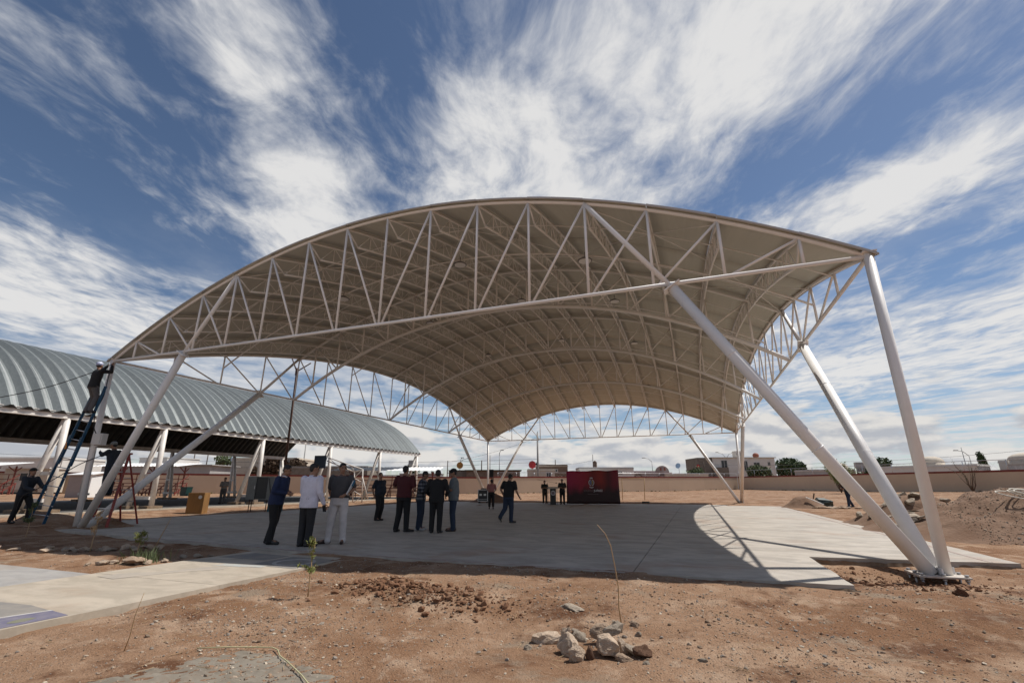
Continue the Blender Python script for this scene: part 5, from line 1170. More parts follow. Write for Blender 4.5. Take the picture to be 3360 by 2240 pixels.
    for sd in (-1, 1):
        a = A[sd]; body.capsule(a['sh'] * s, a['el'] * s, .052 * s * wd, .044 * s); body.capsule(a['el'] * s, a['wr'] * s, .045 * s, .030 * s)
        d = (a['wr'] - a['el']).normalized(); ref = Vector((0, 1, 0)) if abs(d.y) < .8 else Vector((0, 0, 1)); side_ = d.cross(Vector((sd, 0, 0)))
        if side_.length < .2: side_ = d.cross(Vector((0, 0, 1)))
        side_.normalize(); pn = d.cross(side_).normalized() * (-sd)
        pc = a['wr'] + d * .05; Mh = Matrix((side_, pn, d)).transposed(); body.ell(pc * s, (.041 * s, .017 * s, .052 * s), Mh, 10, 6)
        for q, (of, ln_) in enumerate(((-.030, .068), (-.010, .078), (.010, .074), (.029, .058))):
            p0 = a['wr'] + d * .092 + side_ * of; c1 = math.cos(hand_curl * .8); s1 = math.sin(hand_curl * .8); p1 = p0 + (d * c1 + pn * s1) * ln_ * .52; c2_ = math.cos(hand_curl * 2.0); s2 = math.sin(hand_curl * 2.0); p2 = p1 + (d * c2_ + pn * s2) * ln_ * .5
            body.capsule(p0 * s, p1 * s, .0088 * s, .0082 * s, 7); body.capsule(p1 * s, p2 * s, .0082 * s, .007 * s, 7)
        tb0 = a['wr'] + d * .03 - side_ * .036; tb1 = tb0 + (d * .75 - side_ * .5 + pn * .35).normalized() * .042; tb2 = tb1 + (d * .9 + pn * .35).normalized() * .032; body.capsule(tb0 * s, tb1 * s, .012 * s, .010 * s, 7); body.capsule(tb1 * s, tb2 * s, .010 * s, .008 * s, 7)
        l = LG[sd]; body.capsule(l['hip'] * s, l['kn'] * s, .078 * s, .052 * s); body.capsule(l['kn'] * s, l['an'] * s, .052 * s, .034 * s); body.capsule(l['an'] * s, (l['toe'] + Vector((0, 0, .01))) * s, .034 * s, .026 * s)
    remeshed('body', body, 'skin', t, vox * s * .85, 2)
    for sd in (-1, 1):
        MB().ell(hp_(sd * .031, .074, .016), (.013 * s, .008 * s, .007 * s), tl, 8, 6).build('eye', 'eye_dark', t); MB().capsule(hp_(sd * .018, .081, .036), hp_(sd * .048, .072, .034), .005 * s, .004 * s, 6).build('eyebrow', hair, t)
    MB().capsule(hp_(-.02, .083, -.052), hp_(.02, .083, -.052), .006 * s, .006 * s, 6).build('mouth', 'lip', t)
    # --- trousers
    tr_ = MB(); torso(tr_, .006, .82, 1.0)
    for sd in (-1, 1):
        l = LG[sd]; en = l['kn'].lerp(l['an'], trouser_end); tr_.capsule(l['hip'] * s, l['kn'] * s, .116 * s, .088 * s, 12); tr_.capsule(l['kn'] * s, (en + Vector((0, 0, -.0))) * s, .086 * s, .072 * s, 12)
        if trouser_end > .95: tr_.capsule(en * s, (en + Vector((0, .025, -.02))) * s, .074 * s, .070 * s, 12)
    remeshed('trousers', tr_, bottom, t, vox * s, 3)
    if belt:
        bb = MB(); bb.loft([(Vector((0, 0, .985)) * s, (.178 * wd + .016) * s, .146 * s, X, Y), (Vector((0, 0, 1.022)) * s, (.174 + belly * .3) * wd * s + .016, (.146 + belly * .6) * s, X, Y)], 20); bb.build('belt', 'shoe_black', t)
    # --- shirt or jacket
    sh = MB(); torso(sh, .016, hem, 1.47, .005 if hem < .9 else 0)
    for sd in (-1, 1):
        a = A[sd]; sh.ell(a['sh'] * s, (.066 * s * wd, .068 * s, .066 * s))
        if sleeve == 'long': sh.capsule(a['sh'] * s, a['el'] * s, .070 * s * wd, .062 * s, 12); sh.capsule(a['el'] * s, a['el'].lerp(a['wr'], .93) * s, .061 * s, .047 * s, 12)
        else: sh.capsule(a['sh'] * s, a['sh'].lerp(a['el'], .74) * s, .072 * s * wd, .070 * s, 12)
    sh.capsule((A[-1]['sh'] + Vector((0, 0, -.01))) * s, (A[1]['sh'] + Vector((0, 0, -.01))) * s, .066 * s, .066 * s, 12)
    remeshed('jacket' if top == 'navy_blazer' else 'shirt', sh, top, t, vox * s, 3)
    cl_ = MB(); c0 = bend((0, -.004, 1.455)); c1 = bend((0, -.004, 1.50)); cl_.loft([(c0 * s, .082 * s, .080 * s, X, Y), (c1 * s, .068 * s, .070 * s, X, Y)], 16); cl_.build('collar', collar or top, t)
    # --- shoes
    for sd in (-1, 1):
        l = LG[sd]; d = (l['toe'] - l['an']); sm = MB(); heel = l['an'] + Vector((0, -.03, -.045)) - (Vector((d.x, d.y, 0)).normalized() * .02); sm.capsule(heel * s, l['toe'] * s + Vector((0, 0, .004)), .042 * s, .036 * s, 10); sm.capsule((l['an'] + Vector((0, 0, -.015))) * s, (l['an'].lerp(l['toe'], .55)) * s, .044 * s, .034 * s, 10)
        so_ = remeshed('shoe', sm, shoes, t, vox * s, 2)
        if sole: MB().capsule((heel + Vector((0, 0, -.030))) * s, (l['toe'] + Vector((0, 0, -.018))) * s, .020 * s, .018 * s, 10).build('sole', sole, so_)
    # --- hair, hat
    hr = MB(); hr.ell(hp_(0, -.022, .040), (.087 * s, .102 * s, .090 * s), tl); hr.ell(hp_(0, -.050, -.005), (.074 * s, .058 * s, .066 * s), tl)
    if woman: hr.ell(hp_(0, -.075, -.01), (.08 * s, .06 * s, .09 * s), tl)
    if ponytail: hr.capsule(hp_(0, -.11, .02), hp_(-.02, -.19, -.05), .045 * s, .03 * s); hr.ell(hp_(-.05, -.13, .02), (.05 * s, .05 * s, .05 * s))
    if hat is None: remeshed('hair', hr, hair, t, vox * s, 2)
    else:
        kind, hm = hat; ht = MB(); ht.ell(hp_(0, -.012, .052), (.095 * s, .114 * s, .088 * s), tl); hat_o = remeshed('helmet' if kind == 'helmet' else 'cap', ht, hm, t, vox * s, 2); 
        vz = MB(); vz.loft([(hp_(0, .070, .042), .072 * s, .03 * s, tl @ X, tl @ Y), (hp_(0, .120, .034), .064 * s, .045 * s, tl @ X, tl @ Y), (hp_(0, .125, .030), .062 * s, .044 * s, tl @ X, tl @ Y)], 12) ; 
        vz2 = MB().ell(hp_(0, .105, .034), (.070 * s, .075 * s, .008 * s), tl, 14, 6)
        vz2.build('visor', hm, hat_o); hb = MB(); hb.ell(hp_(0, -.05, -.005), (.076 * s, .058 * s, .06 * s), tl); remeshed('hair', hb, hair, t, vox * s, 2)
    return t, s, A
ARMS_FRONT = {-1: dict(el=(-.27, .02, 1.15), wr=(-.12, .22, 1.12)), 1: dict(el=(.27, .02, 1.15), wr=(.10, .24, 1.14))}
ARMS_FOLD = {-1: dict(el=(-.25, .08, 1.14), wr=(.08, .22, 1.18)), 1: dict(el=(.25, .08, 1.15), wr=(-.08, .23, 1.20))}
V1 = dict(vox=.0115)
person('man in a navy blazer and black trousers leaning toward the man in white', (-1.72, -1.02, 0), 18, 1.80, lean=11, head=(0, 14), arms=ARMS_FRONT, top='navy_blazer', bottom='black_cloth', sleeve='long', hem=.84, collar='white_shirt', legs={-1: dict(kn=(-.10, -.02, .49), an=(-.11, -.14, .085), toe=(-.13, .06, .03)), 1: dict(kn=(.10, .06, .49), an=(.11, .03, .085), toe=(.13, .24, .03))}, belly=.02, **V1)
_, s_, A_ = person('man in a long white shirt and charcoal trousers seen from behind', (-.62, -1.13, 0), 92, 1.79, lean=2, head=(-38, 6), arms={1: dict(el=(.29, -.02, 1.12), wr=(.31, .12, .88)), -1: dict(el=(-.25, .04, 1.14), wr=(-.16, .22, 1.0))}, top='white_shirt', bottom='charcoal', sleeve='long', hem=.80, belly=.03, width=1.08, legs={-1: dict(an=(-.09, -.02, .085), toe=(-.07, .16, .03)), 1: dict(kn=(.08, .03, .49), an=(.085, .0, .085), toe=(.20, .14, .03))}, **V1)
ph = MB().box((0, 0, 0), (.075, .012, .15)).build('mobile_phone', 'dark_plastic'); M_ = Matrix.Rotation(R(2), 3, 'Z'); pw = Vector((.31 + .005, .14, .78)) * s_; ph.location = Vector((-.62, -1.13, 0)) + M_ @ pw; ph.rotation_euler = (.5, 0, .3); thing(ph, 'dark phone in the lowered hand of the man in white', 'phone')
_, s_, A_ = person('man in a grey shirt and white trousers facing the camera with papers', (-.36, -.42, 0), -64, 1.82, head=(28, 4), arms={-1: dict(el=(-.31, -.02, 1.18), wr=(-.17, .20, 1.06)), 1: dict(el=(.26, -.08, 1.14), wr=(.19, -.10, .92))}, top='grey_shirt', bottom='white_denim', shoes='shoe_brown', hem=.98, belt=True, sleeve='short', belly=.015, width=1.04, legs={-1: dict(kn=(-.13, .02, .49), an=(-.15, -.02, .085), toe=(-.17, .17, .03)), 1: dict(kn=(.14, .03, .49), an=(.17, .0, .085), toe=(.36, .08, .03))}, **V1)
fo = empty('folder', (0, 0, 0)); M_ = Matrix.Rotation(R(-154), 3, 'Z'); P_ = Vector((-.36, -.42, 0)) + M_ @ (Vector((-.255, .13, 1.20)) * s_); fo.location = P_; fo.rotation_euler = (R(8), R(-22), R(-154)); thing(fo, 'white papers and a blue folder held under the arm of the man in white trousers', 'folder')
MB().box((0, 0, 0), (.018, .22, .34)).build('papers', 'book_white', fo); MB().box((-.014, .02, .12), (.010, .16, .14)).build('blue_cover', 'book_blue', fo)
person('stout man in a dark navy polo with hands at his back pockets', (-4.05, 6.31, 0), -8, 1.79, lean=-3, head=(-30, 0), arms={-1: dict(el=(-.29, -.12, 1.15), wr=(-.22, -.10, .93)), 1: dict(el=(.29, -.12, 1.15), wr=(.22, -.10, .93))}, top='navy_polo', bottom='black_cloth', belly=.06, hem=.92, sole='sole_white', width=1.08, legs={-1: dict(kn=(-.09, .06, .49), an=(-.09, -.04, .085), toe=(-.10, .14, .03)), 1: dict(kn=(.09, .05, .49), an=(.09, -.03, .085), toe=(.11, .16, .03))}, **V1)
person('tall man in a maroon polo seen from behind with elbows bent', (-.50, 2.57, 0), 96, 1.87, head=(-6, 4), arms={-1: dict(el=(-.34, .02, 1.20), wr=(-.14, .20, 1.12)), 1: dict(el=(.31, .0, 1.14), wr=(.22, .20, 1.10))}, top='maroon_polo', bottom='black_cloth', hem=.90, sole='sole_white', width=1.12, belly=.01, legs={-1: dict(kn=(-.13, .02, .49), an=(-.18, -.02, .085), toe=(-.18, .16, .03)), 1: dict(kn=(.10, .03, .49), an=(.12, .0, .085), toe=(.27, .13, .03))}, **V1)
person('man in a plaid shirt and jeans half hidden in the group of three', (-.36, 3.30, 0), 18, 1.75, head=(0, 22), lean=5, arms=ARMS_FRONT, top='plaid_shirt', bottom='jeans', shoes='shoe_white', sleeve='long', hem=.86, **V1)
person('man all in black seen from behind in the middle of the group of three', (.56, 2.66, 0), 104, 1.75, head=(10, 10), lean=3, arms={-1: dict(el=(-.33, -.01, 1.14), wr=(-.24, .16, 1.02)), 1: dict(el=(.33, -.01, 1.14), wr=(.24, .16, 1.02))}, top='black_cloth', bottom='black_cloth', sleeve='long', hem=.86, width=1.14, belly=.02, sole='sole_white', **V1)
person('man in a dark cap and grey shirt facing left with folded arms', (.72, 3.42, 0), 206, 1.80, head=(0, 12), arms=ARMS_FOLD, top='teal_grey', bottom='jeans', shoes='shoe_brown', hem=.85, hat=('cap', 'black_cloth'), belly=.045, width=1.06, **V1)
V2 = dict(vox=.015)
person('woman in a pink top and cropped black trousers near the flight case', (-3.65, 16.64, 0), 112, 1.66, lean=4, head=(25, 4), arms={-1: dict(el=(-.26, .02, 1.14), wr=(-.16, .2, 1.02)), 1: dict(el=(.28, .02, 1.14), wr=(.2, .22, 1.06))}, top='pink_top', bottom='black_cloth', shoes='shoe_brown', woman=True, ponytail=True, hem=1.0, trouser_end=.80, belly=.01, **V2)
_, s_, A_ = person('man in a black shirt and jeans walking away from the camera', (1.17, 6.94, 0), 86, 1.74, lean=9, head=(-14, 24), arms={-1: dict(el=(-.29, -.10, 1.16), wr=(-.21, .02, .95)), 1: dict(el=(.30, .02, 1.13), wr=(.33, .22, .92))}, top='black_cloth', bottom='jeans', hem=.90, sole='sole_white', width=1.06, belly=.02, hand_curl=.75, legs={-1: dict(hip=(-.09, 0, .90), kn=(-.13, -.02, .50), an=(-.17, -.36, .22), toe=(-.18, -.26, .06)), 1: dict(kn=(.08, .08, .49), an=(.07, .06, .085), toe=(.17, .23, .03))}, **V2)
person('man with crossed arms standing left of the lectern', (-3.09, 25.63, 0), -62, 1.68, head=(-20, 0), arms=ARMS_FOLD, top='olive_shirt', bottom='brown_trousers', shoes='shoe_white', hem=.92, belly=.03, **V2)
person('man in dark clothes looking at his hands between lectern and backdrop', (-1.55, 25.0, 0), -75, 1.78, head=(0, 20), arms=ARMS_FRONT, top='olive_shirt', bottom='black_cloth', hem=.88, **V2)
person('man in a pale shirt standing in the shade under the barrel vault', (-23.8, 15.33, .105), -62, 1.76, head=(0, 8), arms=ARMS_FRONT, top='pale_shirt', bottom='grey_trousers', hem=.98, **V2)
wz_ = ground_at(-12.95, -.52) + .0
person('man in dark work clothes and a cap steadying the blue ladder from below', (-13.42, -.42, .12), 12, 1.76, lean=10, head=(0, -16), arms={-1: dict(el=(-.22, .30, 1.20), wr=(-.14, .58, 1.16)), 1: dict(el=(.22, .26, 1.14), wr=(.16, .54, 1.10))}, top='work_blue', bottom='black_cloth', sleeve='long', hem=.86, hat=('cap', 'black_cloth'), legs={-1: dict(kn=(-.13, .22, .52), an=(-.14, .20, .085), toe=(-.15, .38, .03)), 1: dict(kn=(.12, .02, .50), an=(.14, -.06, .085), toe=(.16, .12, .03))}, vox=.013)
person('man in a black jacket and blue helmet high on the blue ladder', (-11.05, -.50, 3.62), 84, 1.74, lean=3, side=0, head=(25, -12), arms={-1: dict(el=(-.30, .22, 1.50), wr=(-.36, .38, 1.74), abs=True), 1: dict(el=(.10, .34, 1.46), wr=(-.12, .42, 1.72), abs=True)}, top='black_cloth', bottom='grey_trousers', sleeve='long', hem=.84, hat=('helmet', 'helmet_blue'), legs={-1: dict(kn=(-.13, .14, .52), an=(-.14, .02, .085), toe=(-.14, .18, .03)), 1: dict(kn=(.12, .12, .52), an=(.12, .02, .085), toe=(.12, .18, .03))}, vox=.013)
person('welder in dark overalls working from the red step ladder', (-10.88, .55, .98), 196, 1.78, lean=8, head=(0, 14), arms={-1: dict(el=(-.22, .20, 1.32), wr=(-.08, .42, 1.46)), 1: dict(el=(.22, .20, 1.32), wr=(.06, .40, 1.40))}, top='work_blue', bottom='work_blue', sleeve='long', hem=.86, hat=('cap', 'cabinet_grey'), vox=.013)
person('man in dark jeans mostly hidden behind the near raking leg', (16.25, 24.9, .05), 200, 1.72, lean=6, head=(0, 10), arms=ARMS_FRONT, top='work_blue', bottom='jeans', sleeve='long', hem=.88, legs={-1: dict(kn=(-.12, .12, .49), an=(-.13, .16, .085), toe=(-.14, .34, .03)), 1: dict(kn=(.12, -.06, .49), an=(.13, -.26, .10), toe=(.14, -.08, .03))}, **V2)
def on_concrete(x, y):
    return ((x > -1.55) & (x < 1.32) & (y < -1.7)) | ((y > -1.95) & (x > 0) & (x < 9.65)) | ((x > -11.3) & (x <= 0) & (y > -1.95 - .075 * x - .0 + .06 * np.minimum(0, x + 0) * 0)) | ((x > 9.55) & (y > .95))  | ((x < -1.4) & (y < -4.6) & (y > -9.3))
# ------------------------------------------------------------------ rocks in front of the camera
def zr(x, y, up): return ground_at(x, y) + up
for x, y, s, rot, sd, m, up, lb in (
    (6.20, -5.02, (.20, .13, .135), (.1, .1, .25), 1, 'stone_pale', .06, 'large pale boulder with a hollow underside, leftmost of the rock pile'),
    (6.42, -4.98, (.075, .06, .17), (.1, .1, .2), 2, 'stone_pale', .10, 'tall upright pale stone standing at the back of the rock pile'),
    (6.80, -4.98, (.155, .12, .11), (.2, -.3, .3), 3, 'stone_buff', .13, 'square topped pale block at the very top of the rock pile'),
    (6.55, -5.40, (.165, .14, .155), (.1, .1, -.3), 4, 'stone_pale', .09, 'round pale boulder at the front left of the rock pile'),
    (6.69, -5.58, (.12, .09, .125), (.2, .1, .5), 5, 'stone_pale', .06, 'blunt pale stone in the middle front of the rock pile'),
    (6.79, -5.56, (.05, .06, .125), (.1, -.2, .1), 6, 'earth_clod', .06, 'narrow brown stone wedged in the front of the rock pile'),
    (6.93, -5.36, (.20, .16, .165), (.1, .15, -.2), 7, 'stone_pale', .10, 'biggest boulder, at the centre of the rock pile'),
    (6.93, -5.08, (.17, .10, .07), (.2, -.25, .3), 8, 'stone_grey', .17, 'flat grey slab lying tilted across the top of the rock pile'),
    (6.98, -4.92, (.085, .05, .10), (.3, .3, .3), 9, 'stone_grey', .16, 'thin grey shard poking up behind the rock pile'),
    (7.06, -5.28, (.075, .06, .13), (.3, .3, .1), 10, 'stone_pale', .09, 'leaning pale stone on the right shoulder of the rock pile'),
    (7.16, -5.28, (.18, .085, .085), (0, .25, -.35), 11, 'stone_grey', .06, 'long dark grey stone at the right end of the rock pile'),
    (7.27, -5.36, (.09, .09, .095), (0, .1, .6), 12, 'earth_clod', .05, 'rounded brown stone ending the rock pile at the right'),
    (7.10, -5.50, (.12, .07, .055), (0, .1, .2), 13, 'stone_buff', .03, 'low crumbly pinkish stone in front of the pile at the right'),
    (7.19, -5.55, (.045, .04, .035), (0, .1, .2), 14, 'stone_grey', .02, 'small round grey pebble at the right foot of the pile'),
    (6.10, -5.42, (.065, .05, .05), (0, .2, .9), 15, 'stone_grey', .03, 'small angular grey stone at the left foot of the pile'),
    (6.40, -4.72, (.06, .05, .05), (0, .2, .9), 16, 'stone_grey', .04, 'small spotted grey stone just behind the upright stone'),
    (6.62, -5.20, (.10, .08, .07), (0, .2, .4), 17, 'stone_grey', .13, 'small grey stone between the two front boulders'),
    (6.20, -4.03, (.24, .11, .075), (.1, .16, -.25), 18, 'stone_grey', .02, 'flat blue grey stone half buried behind the rock pile'),
    (6.98, -4.50, (.065, .06, .07), (0, .2, .9), 19, 'stone_buff', .03, 'small buff stone at the foot of the tall bent stalk'),
    (7.03, -4.75, (.055, .05, .06), (0, .2, .3), 20, 'stone_grey', .02, 'small grey stone between the bent stalk and the rock pile'),
    (7.62, -5.35, (.055, .045, .04), (0, .2, .3), 21, 'stone_grey', .02, 'lone grey stone right of the rock pile')):
    if up > .02 and y < -4.8 and x < 7.4: x = 6.68 + (x - 6.74) * .88; y = -5.32 + (y + 5.3) * .85
    stone((x, y, zr(x, y, up * .80 - .012)), tuple(k * .86 for k in s), rot, sd, m, lb)
# ring of pale stones round the sapling on the left and the two smaller piles beside the walk
r = random.Random(12)
for k in range(24):
    x = -5.35 + k * .072 + r.uniform(-.10, .10); y = -3.20 + .035 * k + r.uniform(-.22, .22); s = r.uniform(.045, .105)
    stone((x, y, zr(x, y, s * .35)), (s * 1.3, s, s * .8), (r.uniform(-.4, .4), r.uniform(-.4, .4), r.uniform(0, 6)), 30 + k % 6, 'stone_pale' if k % 3 else 'stone_grey', 'pale stone in the ring around the dry sapling at the left', group='stones around the dry sapling')
for k in range(9):
    x = -2.55 + k * .11 + r.uniform(-.08, .08); y = -4.25 + .09 * k + r.uniform(-.12, .12); s = r.uniform(.05, .10)
    stone((x, y, zr(x, y, s * .4)), (s * 1.3, s, s * .8), (r.uniform(-.3, .3), r.uniform(-.3, .3), r.uniform(0, 6)), 30 + k % 6, 'stone_pale', 'pale stone heaped beside the walk next to the green grass tuft', group='stones beside the walk')
stone((-1.95, -3.85, zr(-1.95, -3.85, .08)), (.22, .13, .10), (0, .1, .4), 22, 'stone_buff', 'large flat buff stone beside the walk and the green grass')
for k in range(6):
    x = -8.6 + k * .62; y = -3.3 + r.uniform(-.3, .3); s = r.uniform(.07, .14)
    stone((x, y, zr(x, y, s * .3)), (s * 1.3, s, s * .6), (0, .1, r.uniform(0, 6)), 30 + k % 6, 'stone_pale', 'pale stone lying near the green weed at the left edge', group='stones at the left edge')
for k in range(5):
    x = -.9 + k * .2; y = -2.95 + .15 * k
    stone((x - 1.0, y, zr(x - 1.0, y, .03)), (.10, .07, .05), (0, .1, k), 30 + k, 'stone_grey', 'grey stone in the row along the inner edge of the walk', group='stones along the walk')
# broken concrete on and beside the mound
def heap_z(x, y):
    z = ground_at(x, y)
    for cx, cy, rx_, ry_, h_, z0_ in ((16.4, 8.2, 3.9, 2.9, 1.22, -.05), (14.9, 11.2, 2.2, 1.7, 1.0, -.02)):
        r2_ = ((x - cx) / rx_) ** 2 + ((y - cy) / ry_) ** 2; z = max(z, z0_ + h_ * math.exp(-1.9 * r2_ ** 1.15) - .1 * h_ * r2_)
    return z
for k, (x, y) in enumerate([(13.15, 11.3), (13.35, 10.6), (13.7, 11.9), (13.6, 10.2), (13.9, 10.9), (14.1, 10.3), (14.3, 11.1), (14.5, 10.5), (14.6, 11.6), (14.8, 10.9), (15.0, 11.5), (15.2, 10.8), (15.4, 11.6), (15.7, 11.1), (16.1, 11.5), (13.5, 9.2), (13.9, 9.5), (14.4, 9.8)]):
    s = r.uniform(.13, .27)
    stone((x, y, heap_z(x, y) + s * .22), (s, s * .8, s * .7), (r.uniform(-.5, .5), r.uniform(-.5, .5), r.uniform(0, 6)), 40 + k % 5, 'stone_grey', 'broken grey concrete lump along the left shoulder of the big mound', cat='rubble', name='concrete_rubble', group='rubble on the big mound')
for k in range(7):
    x = 13.35 + r.uniform(-.3, .5); y = 8.2 + r.uniform(-.8, .8); s = r.uniform(.12, .28)
    stone((x, y, heap_z(x, y) + .04), (s * 1.4, s, s * .4), (r.uniform(-.2, .2), r.uniform(-.2, .2), r.uniform(0, 6)), 40 + k % 5, 'stone_grey', 'flat broken concrete piece at the foot of the mound beside the slab', cat='rubble', name='concrete_rubble', group='rubble at the foot of the mound')
for k in range(10):
    x = 14.0 + k * .30 + r.uniform(-.15, .15); y = 23.9 + .06 * k + r.uniform(-.3, .3); s = r.uniform(.12, .3)
    stone((x, y, .06), (s * 1.3, s, s * .4), (0, 0, r.uniform(0, 6)), 40 + k % 5, 'stone_buff', 'broken concrete chunk scattered before the small far heap', cat='rubble', name='concrete_rubble', group='rubble before the far heap')
stone((13.35, 1.9, zr(13.35, 1.9, .08)), (.14, .12, .11), (0, .2, .5), 51, 'earth_clod', 'dark brown earth clod at the right end of the slab', cat='clod', name='earth_clod')
stone((10.75, -1.75, zr(10.75, -1.75, .04)), (.11, .08, .08), (0, .2, .5), 52, 'earth_clod', 'brown earth clod between the slab corner and the base plate', cat='clod', name='earth_clod')
ks = MB(); ks.prism(ragged((10.85, -.62), (11.95, -.98), .12, .012, 31) + ragged((11.95, -.98), (12.0, -.86), .1, .01, 32) + ragged((12.0, -.86), (10.9, -.50), .12, .012, 33), -.36, -.19)
ko = ks.build('footing_kerb', 'rough_concrete'); thing(ko, 'low strip of rough concrete in front of the near base plate', 'concrete strip')
# wheelbarrow like dark bundle, plank and the coil of rope on the mound
bun = empty('tarp_bundle', (14.95, 25.6, ground_at(14.95, 25.6)), .3); thing(bun, 'dark green tarpaulin bundle beside the small far heap', 'bundle')
me = stone_mesh(77, 3, .95, .35, .5); me.materials.append(mat('tarp_dark', (.018, .035, .03), .6, c2=(.035, .05, .045), scale=8)); o = bpy.data.objects.new('tarp', me); col.objects.link(o); o.parent = bun; o.scale = (.62, .5, .42); o.location = (0, 0, .30)
MB().beam((-.62, 0, .05), (-.32, .1, .85), .07, .04).build('upright_stick', 'bark', bun)
pk = MB().beam((13.95, 24.6, .62), (14.75, 24.2, .22), .11, .035).build('striped_plank', 'paper_grey'); thing(pk, 'pale slatted plank lying down the side of the small far heap', 'plank')
for k in range(2):
    o = MB().box((15.3 + .55 * k, 24.35 + .1 * k, .08), (.6, .22, .05), -.3 + .2 * k).build('loose_board', 'paper_grey'); thing(o, ('left' if k == 0 else 'right') + ' one of two grey boards lying beside the tarpaulin bundle', 'board')
pts = []
for k in range(70):
    a = k * .35; rr_ = .42 + .10 * math.sin(k * .13); pts.append((16.0 + rr_ * 1.35 * math.cos(a) + k * .006, 7.15 + rr_ * .6 * math.sin(a), 1.0 - .16 * math.cos(a) * .7 + .10 * math.sin(a) + .0012 * k))
for k in range(12): pts.append((16.55 + k * .05, 6.75 - .02 * k + .10 * math.sin(k * 1.9), 0.9 - .035 * k))
ro = MB().path(pts, .016, 6).build('rope_coil', 'rope_white'); thing(ro, 'loose coil of white rope lying on top of the big mound', 'rope')
# ------------------------------------------------------------------ stalks and weeds
def stalk(pts, r0, label, m='dry_stem', name='dry_stalk'):
    return thing(MB().path(pts, [r0 * (1 - .6 * k / (len(pts) - 1)) for k in range(len(pts))], 6).build(name, m), label, 'stalk')
z0 = ground_at(6.84, -4.47)
stalk([(6.84, -4.47, z0 - .02), (6.83, -4.53, .08), (6.85, -4.60, .28), (6.84, -4.67, .48), (6.82, -4.75, .70), (6.78, -4.81, .82), (6.71, -4.86, .91)], .0075, 'tall dry bent stalk standing behind the rock pile')
stalk([(-3.34, -2.58, ground_at(-3.34, -2.58)), (-3.2, -2.6, .2), (-3.02, -2.63, .45), (-2.87, -2.66, .66)], .012, 'dry slanting stalk by the green grass left of the walk')
stalk([(2.89, -6.87, ground_at(2.89, -6.87)), (2.97, -6.9, .05), (3.04, -6.94, .22), (3.14, -6.97, .41)], .005, 'thin dry twig standing in the gravel at the lower left')
def sapling(loc, h, m, label, seed, n=150, w=.10, ls=.04):
    z = ground_at(loc[0], loc[1]); t = empty('sapling', (loc[0], loc[1], z)); thing(t, label, 'plant'); r_ = random.Random(seed)
    pts = [(r_.uniform(-.015, .015), r_.uniform(-.015, .015), h * k / 6) for k in range(7)]; b = MB().path(pts, [.010, .009, .008, .007, .006, .005, .002], 6)
    V = []; F_ = []
    tw = [(r_.uniform(0, 6.28), r_.uniform(.35, .98)) for _ in range(12)]
    for a, q in tw:
        l_ = w * r_.uniform(.6, 1.5) * (1.15 - q); p0 = Vector((0, 0, h * q)); p1 = p0 + Vector((l_ * math.cos(a), l_ * math.sin(a), l_ * .8)); b.tube(p0, p1, .004, 4, .0015)
        for _ in range(n // 12):
            p = p0.lerp(p1, r_.uniform(.1, 1.1)) + Vector([r_.gauss(0, ls * .35) for _ in range(3)]); u = Vector([r_.gauss(0, 1), r_.gauss(0, 1), r_.gauss(.4, 1)]).normalized() * ls * r_.uniform(.5, 1.1); v = u.cross(Vector([r_.gauss(0, 1) for _ in range(3)])).normalized() * ls * .2
            k = len(V); V += [p - u, p + v, p + u, p - v]; F_.append((k, k + 1, k + 2, k + 3))
    b.build('stem', 'dry_stem', t); arrays_object('leaves', np.array([tuple(x) for x in V]), np.array(F_), m, False, t); return t
sapling((2.83, -4.64), .72, 'leaf_yellow', 'small yellow green sapling standing right of the walk', 3, 170, .16, .045)
sapling((-4.6, -3.05), .85, 'dry_stem', 'dry brown sapling in the middle of the stone ring', 4, 140, .14, .05)
sapling((-9.45, -1.95), .88, 'leaf_mid', 'leafy green weed at the left edge in front of the ladder', 5, 300, .14, .06)
sapling((-2.95, -3.15), .42, 'leaf_yellow', 'low yellowish weed left of the green grass tuft', 6, 160, .22, .05)
# grass tuft
V = []; F_ = []; r_ = random.Random(8)
for k in range(150):
    x, y = -2.05 + r_.gauss(0, .16), -3.55 + r_.gauss(0, .14); z = ground_at(x, y); a = r_.uniform(0, 6.28); l_ = r_.uniform(.10, .26); d = Vector((math.cos(a), math.sin(a), 0)) * l_ * r_.uniform(.1, .7); s = Vector((-math.sin(a), math.cos(a), 0)) * .007
    p = Vector((x, y, z)); k0 = len(V); V += [p - s, p + s, p + d * .5 + Vector((0, 0, l_ * .6)) + s * .7, p + d + Vector((0, 0, l_))]; F_.append((k0, k0 + 1, k0 + 2, k0 + 3))
gt = arrays_object('grass_tuft', np.array([tuple(x) for x in V]), np.array(F_), 'leaf_mid'); thing(gt, 'green grass tuft growing at the left edge of the walk', 'grass')
# dry straw and twig litter
lt_ = MB(); r_ = random.Random(17)
for k in range(420):
    x, y = r_.uniform(1.5, 13), r_.uniform(-8.5, -2.6)
    if on_concrete(np.array([x]), np.array([y]))[0]: continue
    a = r_.uniform(0, 6.28); l_ = r_.uniform(.02, .09); z = ground_at(x, y) + .006; lt_.tube((x - l_ * math.cos(a), y - l_ * math.sin(a), z + r_.uniform(0, .01)), (x + l_ * math.cos(a), y + l_ * math.sin(a), z + r_.uniform(0, .015)), .0022, 3, caps=False)
tag(lt_.build('dry_litter', 'dry_stem'), 'bits of dry straw and twig strewn over the bare earth', 'litter', kind='stuff')
